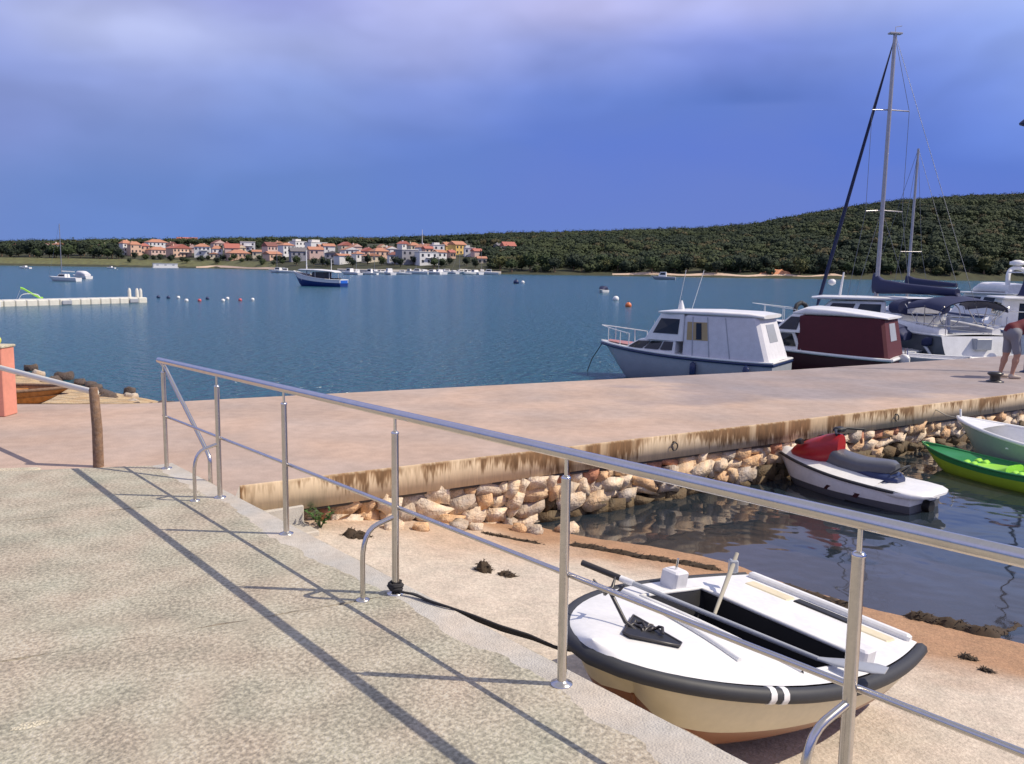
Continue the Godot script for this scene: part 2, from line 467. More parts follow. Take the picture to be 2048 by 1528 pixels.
func make_setting():
	# sea beyond the pier, harbour basin on this side
	var sea = mat("sea", lin(0.014, 0.095, 0.14), 0.16, 0.0, null, 0.05, TX.waveN, 1.0)
	sea.uv1_scale = Vector3.ONE * 0.17
	var mb = MB.new(true)
	var xs = [-3000.0, -400.0, -60.0, -5.28, 6.0, 16.0, 40.0, 400.0, 3000.0]
	var ez = func(x): return far_z(clamp(x, -5.28, 40.0)) + 2.0
	for i in xs.size() - 1:
		mb.quad(Vector3(xs[i], 0, -3000), Vector3(xs[i + 1], 0, -3000), Vector3(xs[i + 1], 0, ez.call(xs[i + 1])), Vector3(xs[i], 0, ez.call(xs[i])))
	setting("sea", mb, sea)
	var basin = mat("basin", lin(0.02, 0.032, 0.044, 0.74), 0.035, 0.0)
	basin.transparency = BaseMaterial3D.TRANSPARENCY_ALPHA
	basin.normal_enabled = true
	basin.normal_texture = TX.calmN
	basin.normal_scale = 0.22
	basin.uv1_triplanar = true
	basin.uv1_world_triplanar = true
	basin.uv1_scale = Vector3.ONE * 0.35
	mb = MB.new(true)
	var hz = func(x): return far_z(clamp(x, -5.28, 40.0)) + 2.0
	xs = [-2.0, 6.0, 16.0, 40.0, 300.0]
	for i in xs.size() - 1:
		mb.quad(Vector3(xs[i], 0, hz.call(xs[i])), Vector3(xs[i + 1], 0, hz.call(xs[i + 1])), Vector3(xs[i + 1], 0, 40), Vector3(xs[i], 0, 40))
	setting("harbour_water", mb, basin)
	# far shore and hills
	mb = MB.new()
	var cols = 180
	var rows = 26
	var grid = []
	for i in cols + 1:
		var k = lerp(-0.8, 0.82, float(i) / cols)
		var r = land_row(k)
		var line = []
		for j in rows + 1:
			var d = lerp(r[0] - 6.0, r[1] * 1.35, pow(float(j) / rows, 1.2))
			line.append(land_point(k, d))
		grid.append(line)
	for i in cols:
		for j in rows:
			mb.quad(grid[i][j + 1], grid[i + 1][j + 1], grid[i + 1][j], grid[i][j])
	mat("hill", lin(0.035, 0.042, 0.02), 0.95, 0.0, TX.rock, 0.03)  # ground colour darkened too, cloud shadow painted in
	setting("hillside", mb, MT.hill)
	# pale strands at the foot of the hills
	mat("strand", lin(0.55, 0.44, 0.36), 0.95, 0.0, TX.sand, 0.2)
	for e in [[0.112, 0.378, 5.0], [-0.36, -0.265, 5.0]]:
		mb = MB.new()
		for i in 40:
			var q = []
			for k in [lerp(e[0], e[1], i / 40.0), lerp(e[0], e[1], (i + 1) / 40.0)]:
				var d0 = land_row(k)[0]
				var wd = e[2] * (0.7 + 0.5 * sin(k * 90.0)) * min(1.0, 6.0 * min(k - e[0], e[1] - k) / 0.1 + 0.1)
				q.append([Vector3(k * (d0 - 3), -0.1, -d0 + 3), Vector3(k * (d0 + wd), land(k, d0 + wd) + 0.35, -d0 - wd)])
			mb.quad(q[0][1], q[1][1], q[1][0], q[0][0])
		setting("beach", mb, MT.strand)
	mat("grass_bank", lin(0.1, 0.115, 0.05), 0.95, 0.0, TX.rock, 0.05)
	mb = MB.new()
	for i in 40:
		var q = []
		for k in [lerp(-0.8, -0.27, i / 40.0), lerp(-0.8, -0.27, (i + 1) / 40.0)]:
			var d0 = land_row(k)[0]
			q.append([Vector3(k * (d0 - 1.5), 0.3, -d0 + 1.5), Vector3(k * (d0 + 26), land(k, d0 + 26) + 0.9, -d0 - 26)])
		mb.quad(q[0][1], q[1][1], q[1][0], q[0][0])
	setting("grass_bank", mb, MT.grass_bank)
	mat("earth", lin(0.5, 0.24, 0.14), 0.95, 0.0, TX.rock, 0.1)
	mb = MB.new()
	var lastq = []
	for i in 15:
		var k = lerp(0.278, 0.318, i / 14.0)
		var d0 = land_row(k)[0] + 3.2
		var top = 1.2 + 2.3 * sin(PI * i / 14.0) + 0.3 * sin(i * 2.3)
		var q = [Vector3(k * d0, 0.6, -d0), Vector3(k * (d0 + 2.5), top + 0.4, -d0 - 2.5), Vector3(k * (d0 + 9), land(k, d0 + 9) - 0.5, -d0 - 9)]
		if lastq:
			for j in 2: mb.quad(lastq[j + 1], q[j + 1], q[j], lastq[j])
		lastq = q
	setting("earth_bank", mb, MT.earth)
	# sand of the little beach and the basin floor
	sand_noise = noise(81, 0.05, 3)
	mb = MB.new()
	var sx = []
	for i in 121: sx.append(lerp(-3.6, 11.0, i / 120.0))
	var sz = []
	for i in 121: sz.append(lerp(-17.5, 1.5, i / 120.0))
	var wet = noise(82, 0.06, 3)
	var col = func(x, z, y):
		var n = wet.get_noise_2d(x * 12, z * 12)
		var dry = Vector3(0.68, 0.63, 0.56)
		var damp = Vector3(0.46, 0.29, 0.18)
		var t = smoothstep(0.17, 0.07, y + n * 0.07)
		# the sand by the wall is redder
		var red = smoothstep(-7.6, -8.6, z + n * 0.5) * 0.6
		var c = dry.lerp(Vector3(0.6, 0.42, 0.29), red).lerp(damp, t)
		return Color(c.x, c.y, c.z)
	var pts = []
	for i in sx.size():
		var l = []
		for j in sz.size():
			var y = sand_y(sx[i], sz[j])
			l.append([Vector3(sx[i], y, sz[j]), col.call(sx[i], sz[j], y)])
		pts.append(l)
	for i in sx.size() - 1:
		for j in sz.size() - 1:
			var q = [pts[i][j], pts[i + 1][j], pts[i + 1][j + 1], pts[i][j], pts[i + 1][j + 1], pts[i][j + 1]]
			for v in q:
				mb.st.set_color(v[1]); mb.st.add_vertex(v[0])
	var sm = mat("sand", lin(1, 1, 1), 0.95, 0.0, TX.sand, 0.55, TX.sandN, 0.3)
	sm.vertex_color_use_as_albedo = true
	setting("sand_beach", mb, sm)
	# floor of the basin farther out
	mb = MB.new(true)
	mb.quad(Vector3(-3, -1.25, -40), Vector3(300, -1.25, -40), Vector3(300, -1.25, 40), Vector3(-3, -1.25, 40))
	setting("basin_floor", mb, mat("mud", lin(0.05, 0.045, 0.035), 0.95))
	make_pier()
	make_promenade()
	make_left_shore()

func irregular_line(a, b, n, amp, sd):
	var r = RandomNumberGenerator.new()
	r.seed = sd
	var o = []
	for i in n + 1:
		o.append(a.lerp(b, float(i) / n) + (Vector2(r.randf_range(-amp, amp), r.randf_range(-amp, amp)) if i > 0 and i < n else Vector2.ZERO))
	return o

func stain_texture():
	var w = 2048
	var h = 64
	var im = Image.create(w, h, false, Image.FORMAT_RGB8)
	var n1 = noise(91, 0.03, 4); var n2 = noise(92, 0.004, 3); var n3 = noise(93, 0.2, 2)
	for x in w:
		var reach = clamp(0.5 + n2.get_noise_1d(x) * 0.9 + n1.get_noise_1d(x) * 0.3, 0.05, 1.05)
		var clear = smoothstep(0.02, 0.3, n1.get_noise_1d(x * 0.45 + 4000.0))
		for y in h:
			var v = (y + 0.5) / h
			var n = n1.get_noise_2d(x * 3.0, y * 0.25) * 0.45 + n3.get_noise_2d(x * 1.6, y * 0.12) * 0.4
			var t = smoothstep(reach + 0.25, reach - 0.3, v + n * 0.7) * (1.0 - 0.7 * clear)
			t *= smoothstep(0.0, 0.12, v + 0.03 + n * 0.1)
			var pale = Vector3(0.93, 0.87, 0.77) * (1.0 + n * 0.12)
			var dark = Vector3(0.5, 0.38, 0.26) * (1.0 + n * 0.35)
			var c = pale.lerp(dark, clamp(t, 0.0, 1.0) * 0.92)
			im.set_pixel(x, y, Color(c.x, c.y, c.z))
	return ImageTexture.create_from_image(im)

func stone_mesh(sd, smooth_f = 0.2):
	var r = RandomNumberGenerator.new()
	r.seed = sd
	var n = noise(sd, 0.9, 2)
	var mb = MB.new()
	var dirs = [Vector3.RIGHT, Vector3.LEFT, Vector3.UP, Vector3.DOWN, Vector3.BACK, Vector3.FORWARD]
	for f in dirs:
		var u = f.cross(Vector3.UP if abs(f.y) < 0.5 else Vector3.RIGHT)
		var v = f.cross(u)
		var g = []
		for i in 3:
			for j in 3:
				var p = f + u * (i - 1.0) + v * (j - 1.0)
				p = p.lerp(p.normalized() * 1.2, smooth_f)
				p += Vector3(n.get_noise_3dv(p * 1.3), n.get_noise_3dv(p * 1.3 + Vector3(9, 0, 0)), n.get_noise_3dv(p * 1.3 + Vector3(0, 9, 0))) * 0.6
				g.append(p * 0.5)
		for i in 2:
			for j in 2:
				mb.quad(g[i * 3 + j], g[i * 3 + j + 1], g[(i + 1) * 3 + j + 1], g[(i + 1) * 3 + j])
	mb.flat(true)
	return mb.commit()

func make_pier():
	var pier = bare("pier")
	var x_end = 34.0
	# deck: plaza on the left runs into the pier
	var mb = MB.new(true)
	var pn = noise(57, 0.35, 3)
	var pour = func(p):
		# the older grey paving starts beyond a wandering line across the pier
		var inw = (near_z(p.x) - p.z) / 5.2
		var k = smoothstep(-0.5, 0.5, p.x - 2.6 - 2.6 * smoothstep(0.55, 0.0, inw) * 2.2 + pn.get_noise_2d(p.x * 2.0, p.z * 2.0) * 1.6)
		return Color(0.57, 0.445, 0.375).lerp(Color(0.39, 0.335, 0.335), k)
	var n = 34
	var left = -16.0
	var x0 = -2.55
	for i in n:
		var xa = lerp(x0, x_end, float(i) / n); var xb = lerp(x0, x_end, float(i + 1) / n)
		var a = Vector3(xa, pier_y(xa), near_z(xa)); var b = Vector3(xb, pier_y(xb), near_z(xb))
		var fa = xa - 3.0; var fb = xb - 3.0
		var c = Vector3(fb, pier_y(xb), far_z(fb)); var d = Vector3(fa, pier_y(xa), far_z(fa))
		for j in 14:
			var g0 = j / 14.0; var g1 = (j + 1) / 14.0
			for h in 4:
				var s0 = h / 4.0; var s1 = (h + 1) / 4.0
				var q = [d.lerp(c, s0).lerp(a.lerp(b, s0), g0), d.lerp(c, s1).lerp(a.lerp(b, s1), g0), d.lerp(c, s1).lerp(a.lerp(b, s1), g1), d.lerp(c, s0).lerp(a.lerp(b, s0), g1)]
				for v in [0, 1, 2, 0, 2, 3]:
					mb.st.set_color(pour.call(q[v])); mb.st.add_vertex(q[v])
		mb.st.set_color(Color(0.57, 0.445, 0.375))
		# far face
		mb.quad(c, d, d - Vector3(0, 1.3, 0), c - Vector3(0, 1.3, 0))
	# the plaza
	var y = pier_y(-9)
	var q = [Vector3(x0 - 3.0, y, far_z(x0 - 3.0)), Vector3(x0, y, near_z(x0)), Vector3(-2.2, y, -6.4), Vector3(-9, y, -2.0), Vector3(left, y, -2.0), Vector3(left, y, -12.1), Vector3(-7.2, y, -12.55)]
	mb.st.set_color(Color(0.57, 0.445, 0.375))
	for i in range(1, q.size() - 1): mb.tri(q[0], q[i + 1], q[i])
	part("deck", mb, MT.pier, pier)
	mb = MB.new(true)
	var down = Vector3(0, -0.8, 0)
	for e in [[q[5], q[6]], [q[6], q[0]]]: mb.quad(e[0], e[1], e[1] + down, e[0] + down)
	mb.quad(q[2], q[1], q[1] + down, q[2] + down)
	part("plaza_wall", mb, MT.cement, pier)
	# overhanging concrete edge beam with rust-brown stains
	var sm = StandardMaterial3D.new()
	sm.albedo_texture = stain_texture()
	sm.albedo_color = lin(0.74, 0.68, 0.61)
	sm.roughness = 0.92
	sm.normal_enabled = false
	mb = MB.new()
	var dirn = Vector3(1, 0, -0.68).normalized()
	var outw = Vector3(0.68, 0, 1).normalized()
	var r = RandomNumberGenerator.new()
	r.seed = 5
	for i in n:
		var xa = lerp(x0, x_end, float(i) / n); var xb = lerp(x0, x_end, float(i + 1) / n)
		var a = Vector3(xa, pier_y(xa), near_z(xa)); var b = Vector3(xb, pier_y(xb), near_z(xb))
		var o = outw * 0.012
		var ch = Vector3(0, -0.012, 0)
		var bot = Vector3(0, -0.31, 0)
		var ua = (xa - x0) / 15.0; var ub = (xb - x0) / 15.0
		mb.quad_uv(a, b, b + o + ch, a + o + ch, Vector2(ua, 0.02), Vector2(ub, 0.02), Vector2(ub, 0.05), Vector2(ua, 0.05))
		mb.quad_uv(a + o + ch, b + o + ch, b + o + bot, a + o + bot, Vector2(ua, 0.04), Vector2(ub, 0.04), Vector2(ub, 0.97), Vector2(ua, 0.97))
		mb.quad_uv(a + o + bot, b + o + bot, b - outw * 0.25 + bot, a - outw * 0.25 + bot, Vector2(ua, 0.9), Vector2(ub, 0.9), Vector2(ub, 0.98), Vector2(ua, 0.98))
	var a0 = Vector3(x0, pier_y(x0), near_z(x0))
	part("edge_beam", mb, sm, pier)
	# water pipe under the beam
	mb = MB.new()
	var pp = []
	for i in 30:
		var xa = lerp(x0 + 0.5, 26.0, i / 29.0)
		pp.append(Vector3(xa, pier_y(xa) - 0.335 + 0.008 * sin(i * 1.7), near_z(xa)) - outw * 0.05)
	mb.tube(pp, 0.022, 6)
	part("pipe", mb, MT.iron, pier)
	# backing of the wall
	mb = MB.new(true)
	for i in n:
		var xa = lerp(x0, x_end, float(i) / n); var xb = lerp(x0, x_end, float(i + 1) / n)
		var a = Vector3(xa, pier_y(xa) - 0.3, near_z(xa)) - outw * 0.24; var b = Vector3(xb, pier_y(xb) - 0.3, near_z(xb)) - outw * 0.24
		mb.quad(a, b, Vector3(b.x, -1.4, b.z), Vector3(a.x, -1.4, a.z))
	part("wall_core", mb, MT.wallback, pier)
	# stones, one by one
	var meshes = []
	for i in 9: meshes.append(stone_mesh(200 + i))
	var mats = [MT.stone_pale, MT.stone_ochre, MT.stone_pale, MT.stone_grey, MT.stone_tan, MT.stone_pale]
	for row in 5:
		var x = -2.4 + row * 0.07
		while x < 15.0:
			var far_out = clamp((x - 4.0) / 8.0, 0.0, 1.0)
			var wd = r.randf_range(0.11, 0.42) * (0.8 if row == 0 else 1.0) + far_out * 0.1
			var hgt = r.randf_range(0.13, 0.22)
			var xm = x + wd * 0.5 * 0.83
			var top = pier_y(xm) - 0.33
			var yy = top - 0.07 - row * 0.155 + r.randf_range(-0.03, 0.03)
			var o = MeshInstance3D.new()
			o.name = "stone"
			o.mesh = meshes[r.randi() % 9]
			var wetness = yy - r.randf_range(0.0, 0.13) < 0.1 and xm > 0.4
			o.material_override = MT.stone_algae if wetness else (MT.stone_red if row == 0 and r.randf() < 0.2 else mats[r.randi() % 6])
			pier.add_child(o, true)
			o.position = Vector3(xm, yy, near_z(xm)) - outw * r.randf_range(0.13, 0.21)
			o.basis = Basis(Vector3.UP, atan2(0.68, 1.0)) * Basis(Vector3.BACK, r.randf_range(-0.35, 0.35)) * Basis.from_scale(Vector3(wd * 1.02, hgt * 1.02, 0.28))
			x += wd * 0.83
			if row == 4 and x < 1.0: x = 1.0
	# concrete steps between promenade and beach
	var steps = bare("steps")
	for i in 3:
		mb = MB.new()
		var t = 0.25 + i * 0.34
		var c = slab(t, -0.62)
		mb.cbox(Vector3(0, -0.3, 0), Vector3(0.9, 0.6, 0.36), 0.012)
		part("step", mb, MT.cement, steps, Vector3(c.x, 0.83 - i * 0.17, c.z), Vector3(0, atan2(RE.x, RE.y), 0))

func make_promenade():
	var prom = bare("promenade")
	# panels of rough concrete with joints between them
	var joints = [-0.25, 1.55, 4.42, 7.45, 10.6]
	var wn = 9.0
	for i in 4:
		var t0 = joints[i] + 0.006; var t1 = joints[i + 1] - 0.006
		var mb = MB.new()
		var skew = 0.19
		var near = irregular_line(Vector2(t1, -0.12), Vector2(t1 - skew * wn, wn), 60, 0.016, 40 + i)
		var far = irregular_line(Vector2(t0, -0.12), Vector2(t0 - skew * wn, wn), 60, 0.016, 50 + i)
		if i == 0:
			far = []
			for k in 61:
				var nn = lerp(-0.12, wn, k / 60.0)
				far.append(Vector2(-0.2 - nn * 0.494 + 0.012 * sin(k * 1.9), nn))
		var edge = irregular_line(Vector2(t0, 0), Vector2(t1, 0), 24, 0.012, 60 + i)
		var rows = []
		for k in 61:
			var l = []
			for j in 25:
				var tt = lerp(far[k].x, near[k].x, j / 24.0)
				var nn = lerp(far[k].y, near[k].y, j / 24.0)
				if k == 0: nn += edge[j].y
				l.append(slab(tt, nn))
			rows.append(l)
		for k in 60:
			for j in 24:
				mb.quad(rows[k][j], rows[k][j + 1], rows[k + 1][j + 1], rows[k + 1][j])
		# outer rim
		mb.flat(true)
		var dn = Vector3(0, -1.3, 0)
		var ch = Vector3(0.79, 0, -0.613) * 0.012 + Vector3(0, -0.014, 0)
		for j in 24:
			mb.quad(rows[0][j + 1], rows[0][j], rows[0][j] + ch, rows[0][j + 1] + ch)
			mb.quad(rows[0][j + 1] + ch, rows[0][j] + ch, rows[0][j] + dn, rows[0][j + 1] + dn)
		for k in 60:
			var d2 = Vector3(0, -0.12, 0)
			mb.quad(rows[k][0], rows[k + 1][0], rows[k + 1][0] + d2, rows[k][0] + d2)
			mb.quad(rows[k + 1][24], rows[k][24], rows[k][24] + d2, rows[k + 1][24] + d2)
		part("slab_panel", mb, MT.slab, prom)
	# filler under the joints
	var jm = MB.new()
	for i in [1, 2, 3]:
		for k in 30:
			var q = []
			for e in [[k / 30.0, -0.03], [k / 30.0, 0.03], [(k + 1) / 30.0, 0.03], [(k + 1) / 30.0, -0.03]]:
				q.append(slab(joints[i] - 0.19 * wn * e[0] + e[1], lerp(-0.11, wn, e[0]), -0.012))
			jm.quad(q[0], q[1], q[2], q[3])
	part("joint_filler", jm, MT.cement, prom)
	# smoother cement along the rail
	var mb = MB.new()
	var nz = noise(55, 0.5, 3)
	var last = null
	for i in 180:
		var t = lerp(-0.22, 10.4, i / 179.0)
		var inner = 0.15 + nz.get_noise_1d(t * 1.1) * 0.22 + nz.get_noise_1d(t * 9.0 + 50.0) * 0.05
		var outer = -0.115
		var l = [slab(t, outer, 0.004), slab(t, max(inner, 0.02), -0.002)]
		if last: mb.quad(last[0], l[0], l[1], last[1])
		last = l
	part("edge_band", mb, MT.cement, prom)
	var pm = MB.new()
	var pr = RandomNumberGenerator.new()
	pr.seed = 8
	var rimp = []
	for i in 18:
		var an = TAU * i / 18.0
		var rr = pr.randf_range(0.7, 1.15)
		rimp.append(Vector3(cos(an) * 0.075 * rr, 0, sin(an) * 0.028 * rr))
	for i in 18: pm.tri(Vector3(0, 0.004, 0), rimp[i], rimp[(i + 1) % 18])
	var pc = P1 + RE * 5.0
	var pw = Vector2(-1.93, -3.33) - P1
	part("cement_patch", pm, MT.kerb, prom, slab(pw.dot(RE), pw.dot(RN), 0.001), Vector3(0, 0.5, 0))
	# pale kerb at the far end
	mb = MB.new()
	var a = P1 + RE * (-0.24) + RN * 0.5
	for e in [[0.98, 4.6]]:
		var p0 = slab(-0.27 - 0.494 * e[0], e[0]); var p1 = slab(-0.27 - 0.494 * e[1], e[1])
		mb.cbox(Vector3.ZERO, Vector3(p0.distance_to(p1), 0.16, 0.13), 0.015)
		var o = part("kerb", mb, MT.kerb, prom)
		o.position = (p0 + p1) * 0.5 + Vector3(0, -0.055, 0)
		o.rotation.y = atan2(-(p1.z - p0.z), p1.x - p0.x)

func make_left_shore():
	# sloping shore beyond the plaza
	var mb = MB.new()
	var nz = noise(95, 0.12, 3)
	var shore = [Vector2(-60, -62), Vector2(-30, -38), Vector2(-14.3, -24.6), Vector2(-9.9, -20.6), Vector2(-7.6, -18.7), Vector2(-5.0, -14.5)]
	var inner = [Vector2(-60, -12), Vector2(-30, -12), Vector2(-16, -12.0), Vector2(-11, -12.3), Vector2(-7.0, -12.5), Vector2(-5.2, -12.8)]
	var rows = []
	for i in 61:
		var f = i / 60.0 * 5.0
		var k = min(int(f), 4)
		var s = shore[k].lerp(shore[k + 1], f - k)
		var e = inner[k].lerp(inner[k + 1], f - k)
		var l = []
		for j in 13:
			var g = j / 12.0
			var p = e.lerp(s, g * 1.06)
			l.append(Vector3(p.x, lerp(0.62, 0.0, pow(g, 1.2)) + nz.get_noise_2d(p.x * 6, p.y * 6) * 0.1 * (1 - g) - (0.3 if j == 12 else 0.0), p.y))
		rows.append(l)
	for i in 60:
		for j in 12: mb.quad(rows[i][j + 1], rows[i + 1][j + 1], rows[i + 1][j], rows[i][j])
	setting("shore", mb, mat("shore_soil", lin(0.42, 0.34, 0.22), 0.95, 0.0, TX.rock, 0.4, TX.sandN, 0.8))

# ------------------------------------------------------------------ railing and things on the promenade
func bend(pts, n = 6):
	# rounds the corners of a polyline
	var o = [pts[0]]
	for i in range(1, pts.size() - 1):
		for k in n + 1:
			var f = float(k) / n
			var a = pts[i].lerp(pts[i - 1], 0.45); var b = pts[i].lerp(pts[i + 1], 0.45)
			o.append(a.lerp(pts[i], f).lerp(pts[i].lerp(b, f), f))
	o.append(pts[-1])
	return o

func make_railing():
	var rl = thing("metal_railing", "stainless steel tube railing with two rails along the concrete promenade edge", "railing", slab(0, 0))
	var o = rl.position
	var top = 1.05
	var mid = 0.5
	part("top_rail", MB.new().tube([slab(-0.13, 0, top) - o, slab(9.6, 0, top) - o], 0.0265, 14), MT.steel, rl)
	part("mid_rail", MB.new().tube([slab(-0.16, -0.03, mid) - o, slab(9.6, -0.03, mid) - o], 0.0125, 10), MT.steel, rl)
	var ts = [0.0, 1.48, 2.84, 4.38, 5.84, 7.21, 8.6]
	for i in 7:
		var b = slab(ts[i], 0) - o
		var ps = part("post", MB.new().tube([b + Vector3(0, -0.01, 0), b + Vector3(0, top - 0.11, 0)], 0.021, 12), MT.steel, rl)
		part("pin", MB.new().tube([b + Vector3(0, top - 0.12, 0), b + Vector3(0, top - 0.02, 0)], 0.009, 8), MT.steel_bright, ps)
		part("cap", MB.new().lathe([Vector2(0.022, 0), Vector2(0.023, 0.006), Vector2(0.015, 0.014), Vector2(0.009, 0.016)], 12, b + Vector3(0, top - 0.112, 0)), MT.steel_bright, ps)
		part("base_plate", MB.new().lathe([Vector2(0.05, 0.0), Vector2(0.05, 0.007), Vector2(0.03, 0.011), Vector2(0.022, 0.02)], 16, b), MT.steel, ps)
		part("rail_clip", MB.new().tube([slab(ts[i], 0.0, mid + 0.03) - o, slab(ts[i], -0.03, mid) - o], 0.008, 6), MT.steel_bright, ps)
		if i % 2 == 1:
			var br = bend([slab(ts[i] - 0.02, 0.2), slab(ts[i] - 0.02, 0.2, 0.4), slab(ts[i], 0.0, 0.46)])
			var q = []
			for v in br: q.append(v - o)
			var bp = part("brace", MB.new().tube(q, 0.0145, 10), MT.steel, rl)
			part("foot_plate", MB.new().lathe([Vector2(0.04, 0.0), Vector2(0.04, 0.006), Vector2(0.02, 0.012)], 14, q[0]), MT.steel, bp)
	# stair rail that falls away from the far post
	var sr = [slab(-0.1, 0, top), slab(0.0, -0.02, top - 0.06), slab(0.08, -0.04, top - 0.16), slab(0.74, -0.15, 0.26), slab(0.79, -0.155, 0.2), slab(0.79, -0.155, 0.12), slab(0.79, -0.155, -0.3)]
	var s2 = []
	for v in bend(sr): s2.append(v - o)
	part("stair_rail", MB.new().tube(s2, 0.019, 10), MT.steel, rl)
	# rope made fast at the foot of the fourth post
	var p4 = slab(4.38, 0)
	var rope = thing("mooring_rope", "black mooring rope looped round a railing post and led to the beached dinghy", "rope", p4)
	var coil = []
	for i in 60:
		var a = i * 0.52
		coil.append(Vector3(cos(a) * (0.037 + 0.006 * sin(i * 0.9)), 0.03 + i * 0.0006, sin(a) * (0.037 + 0.006 * cos(i * 1.3))))
	part("coil", MB.new().tube(coil, 0.008, 6), MT.rope, rope)
	var way = [Vector3(-0.54, 1.15, -4.78), Vector3(-0.42, 1.15, -4.68), Vector3(-0.33, 1.15, -4.62), Vector3(-0.18, 1.135, -4.54), Vector3(-0.04, 1.11, -4.47), Vector3(0.12, 1.08, -4.42), Vector3(0.25, 1.05, -4.34), Vector3(0.39, 1.07, -4.22)]
	for k in 4:
		var w = [Vector3(0.02, 0.02, 0.02)]
		for i in way.size():
			var f = float(i) / (way.size() - 1)
			w.append(way[i] - p4 + Vector3(0.006 * (k - 1.5), -0.016 * k * sin(PI * f), -0.014 * (k - 1.5) * sin(PI * f)))
		var cv = Curve3D.new()
		for i in w.size():
			var tg = (w[min(i + 1, w.size() - 1)] - w[max(i - 1, 0)]) * 0.16
			cv.add_point(w[i], -tg, tg)
		var fine = []
		for i in 40: fine.append(cv.sample_baked(cv.get_baked_length() * i / 39.0))
		part("strand", MB.new().tube(fine, 0.0065, 6), MT.rope, rope)

func make_left_things():
	var b = Vector3(-4.2, 0.93, -8.72)
	var f = thing("timber_fence", "weathered brown timber post with a thick pole rail at the edge of the paving", "fence", b)
	part("post", MB.new().tube([Vector3(0, -0.02, 0), Vector3(0.005, 0.4, 0), Vector3(-0.012, 0.79, 0), Vector3(-0.014, 0.815, 0)], [0.052, 0.05, 0.046, 0.036], 10), MT.old_wood, f)
	var r0 = Vector3(0.02, 0.765, 0.02)
	var r1 = Vector3(-3.6, 0.765, -3.35)
	part("rail", MB.new().tube([r0, r0.lerp(r1, 0.3), r0.lerp(r1, 0.65), r1], [0.032, 0.033, 0.034, 0.035], 8), MT.foam, f)
	part("post", MB.new().tube([r1 + Vector3(0, -0.77, 0), r1 + Vector3(0, 0.03, 0)], [0.052, 0.046], 10), MT.old_wood, f)
	var p = thing("gate_pillar", "salmon pink square pillar with a yellow ball on top", "pillar", Vector3(-6.9, 0.93, -11.65))
	part("shaft", MB.new().cbox(Vector3(0, 0.46, 0), Vector3(0.3, 0.92, 0.3), 0.012), MT.pink_wall, p)
	part("capstone", MB.new().cbox(Vector3(0, 0.935, 0), Vector3(0.33, 0.035, 0.33), 0.008), MT.kerb, p)
	var pr = []
	for i in 11: pr.append(Vector2(0.062 * sin(PI * i / 10.0) + 0.001, 1.012 - 0.062 * cos(PI * i / 10.0)))
	part("ball", MB.new().lathe(pr, 14), MT.yellow_ball, p)
	# brown wooden boat drawn up on the shore
	var H = Hull.new({"L": 3.4, "B": 1.2, "sb": 0.34, "ss": 0.3, "dr": 0.0, "rk": 0.2, "e1": 0.4, "m": 0.5, "st": 0.75, "sag": 0.03})
	var bt = thing("wooden_boat", "varnished orange-brown wooden boat drawn up on the stony shore", "boat", Vector3(-9.35, 0.5, -14.9), deg_to_rad(-84))
	part("hull", H.skin(MB.new(), 0.0, 0.7), MT.wood, bt)
	part("bottom", H.skin(MB.new(), 0.7, 1.0), MT.hull_maroon, bt)
	part("gunwale", H.round_gunwale(0.028, 0.0, 0.01, true), MT.old_wood, bt)
	part("inner_deck", H.deck(MB.new(), 0.02, 0.99, -0.95, 0.95, -0.12), MT.old_wood, bt)
	for s in [0.3, 0.6]:
		part("thwart", MB.new().cbox(Vector3(0, H.sh(s) - 0.07, H.z(s, 0)), Vector3(H.w(s) * 1.9, 0.03, 0.22), 0.006), MT.wood, bt)
	# boulders along the water
	var r = RandomNumberGenerator.new()
	r.seed = 12
	var shore = [Vector2(-17, -27), Vector2(-14.3, -24.6), Vector2(-9.9, -20.6), Vector2(-7.6, -18.7), Vector2(-6.2, -16.6)]
	for i in 34:
		var g = i / 34.0 * 4.0
		var k = int(g)
		var s = shore[k].lerp(shore[k + 1], g - k) + Vector2(r.randf_range(-0.5, 0.3), r.randf_range(-0.2, 0.8))
		var big = r.randf_range(0.16, 0.42)
		var dark = r.randf() < 0.7
		var st = one("shore_boulder", "dark wet boulder at the water's edge of the stony shore" if dark else "pale grey boulder at the water's edge of the stony shore", "boulder", stone_mesh(300 + i % 8, 0.7), MT.rock_dark if dark else MT.stone_grey, Vector3(s.x, 0.06, s.y), r.randf() * TAU, "dark shore boulders" if dark else "pale shore boulders")
		st.scale = Vector3(big, big * 0.7, big * 0.9)

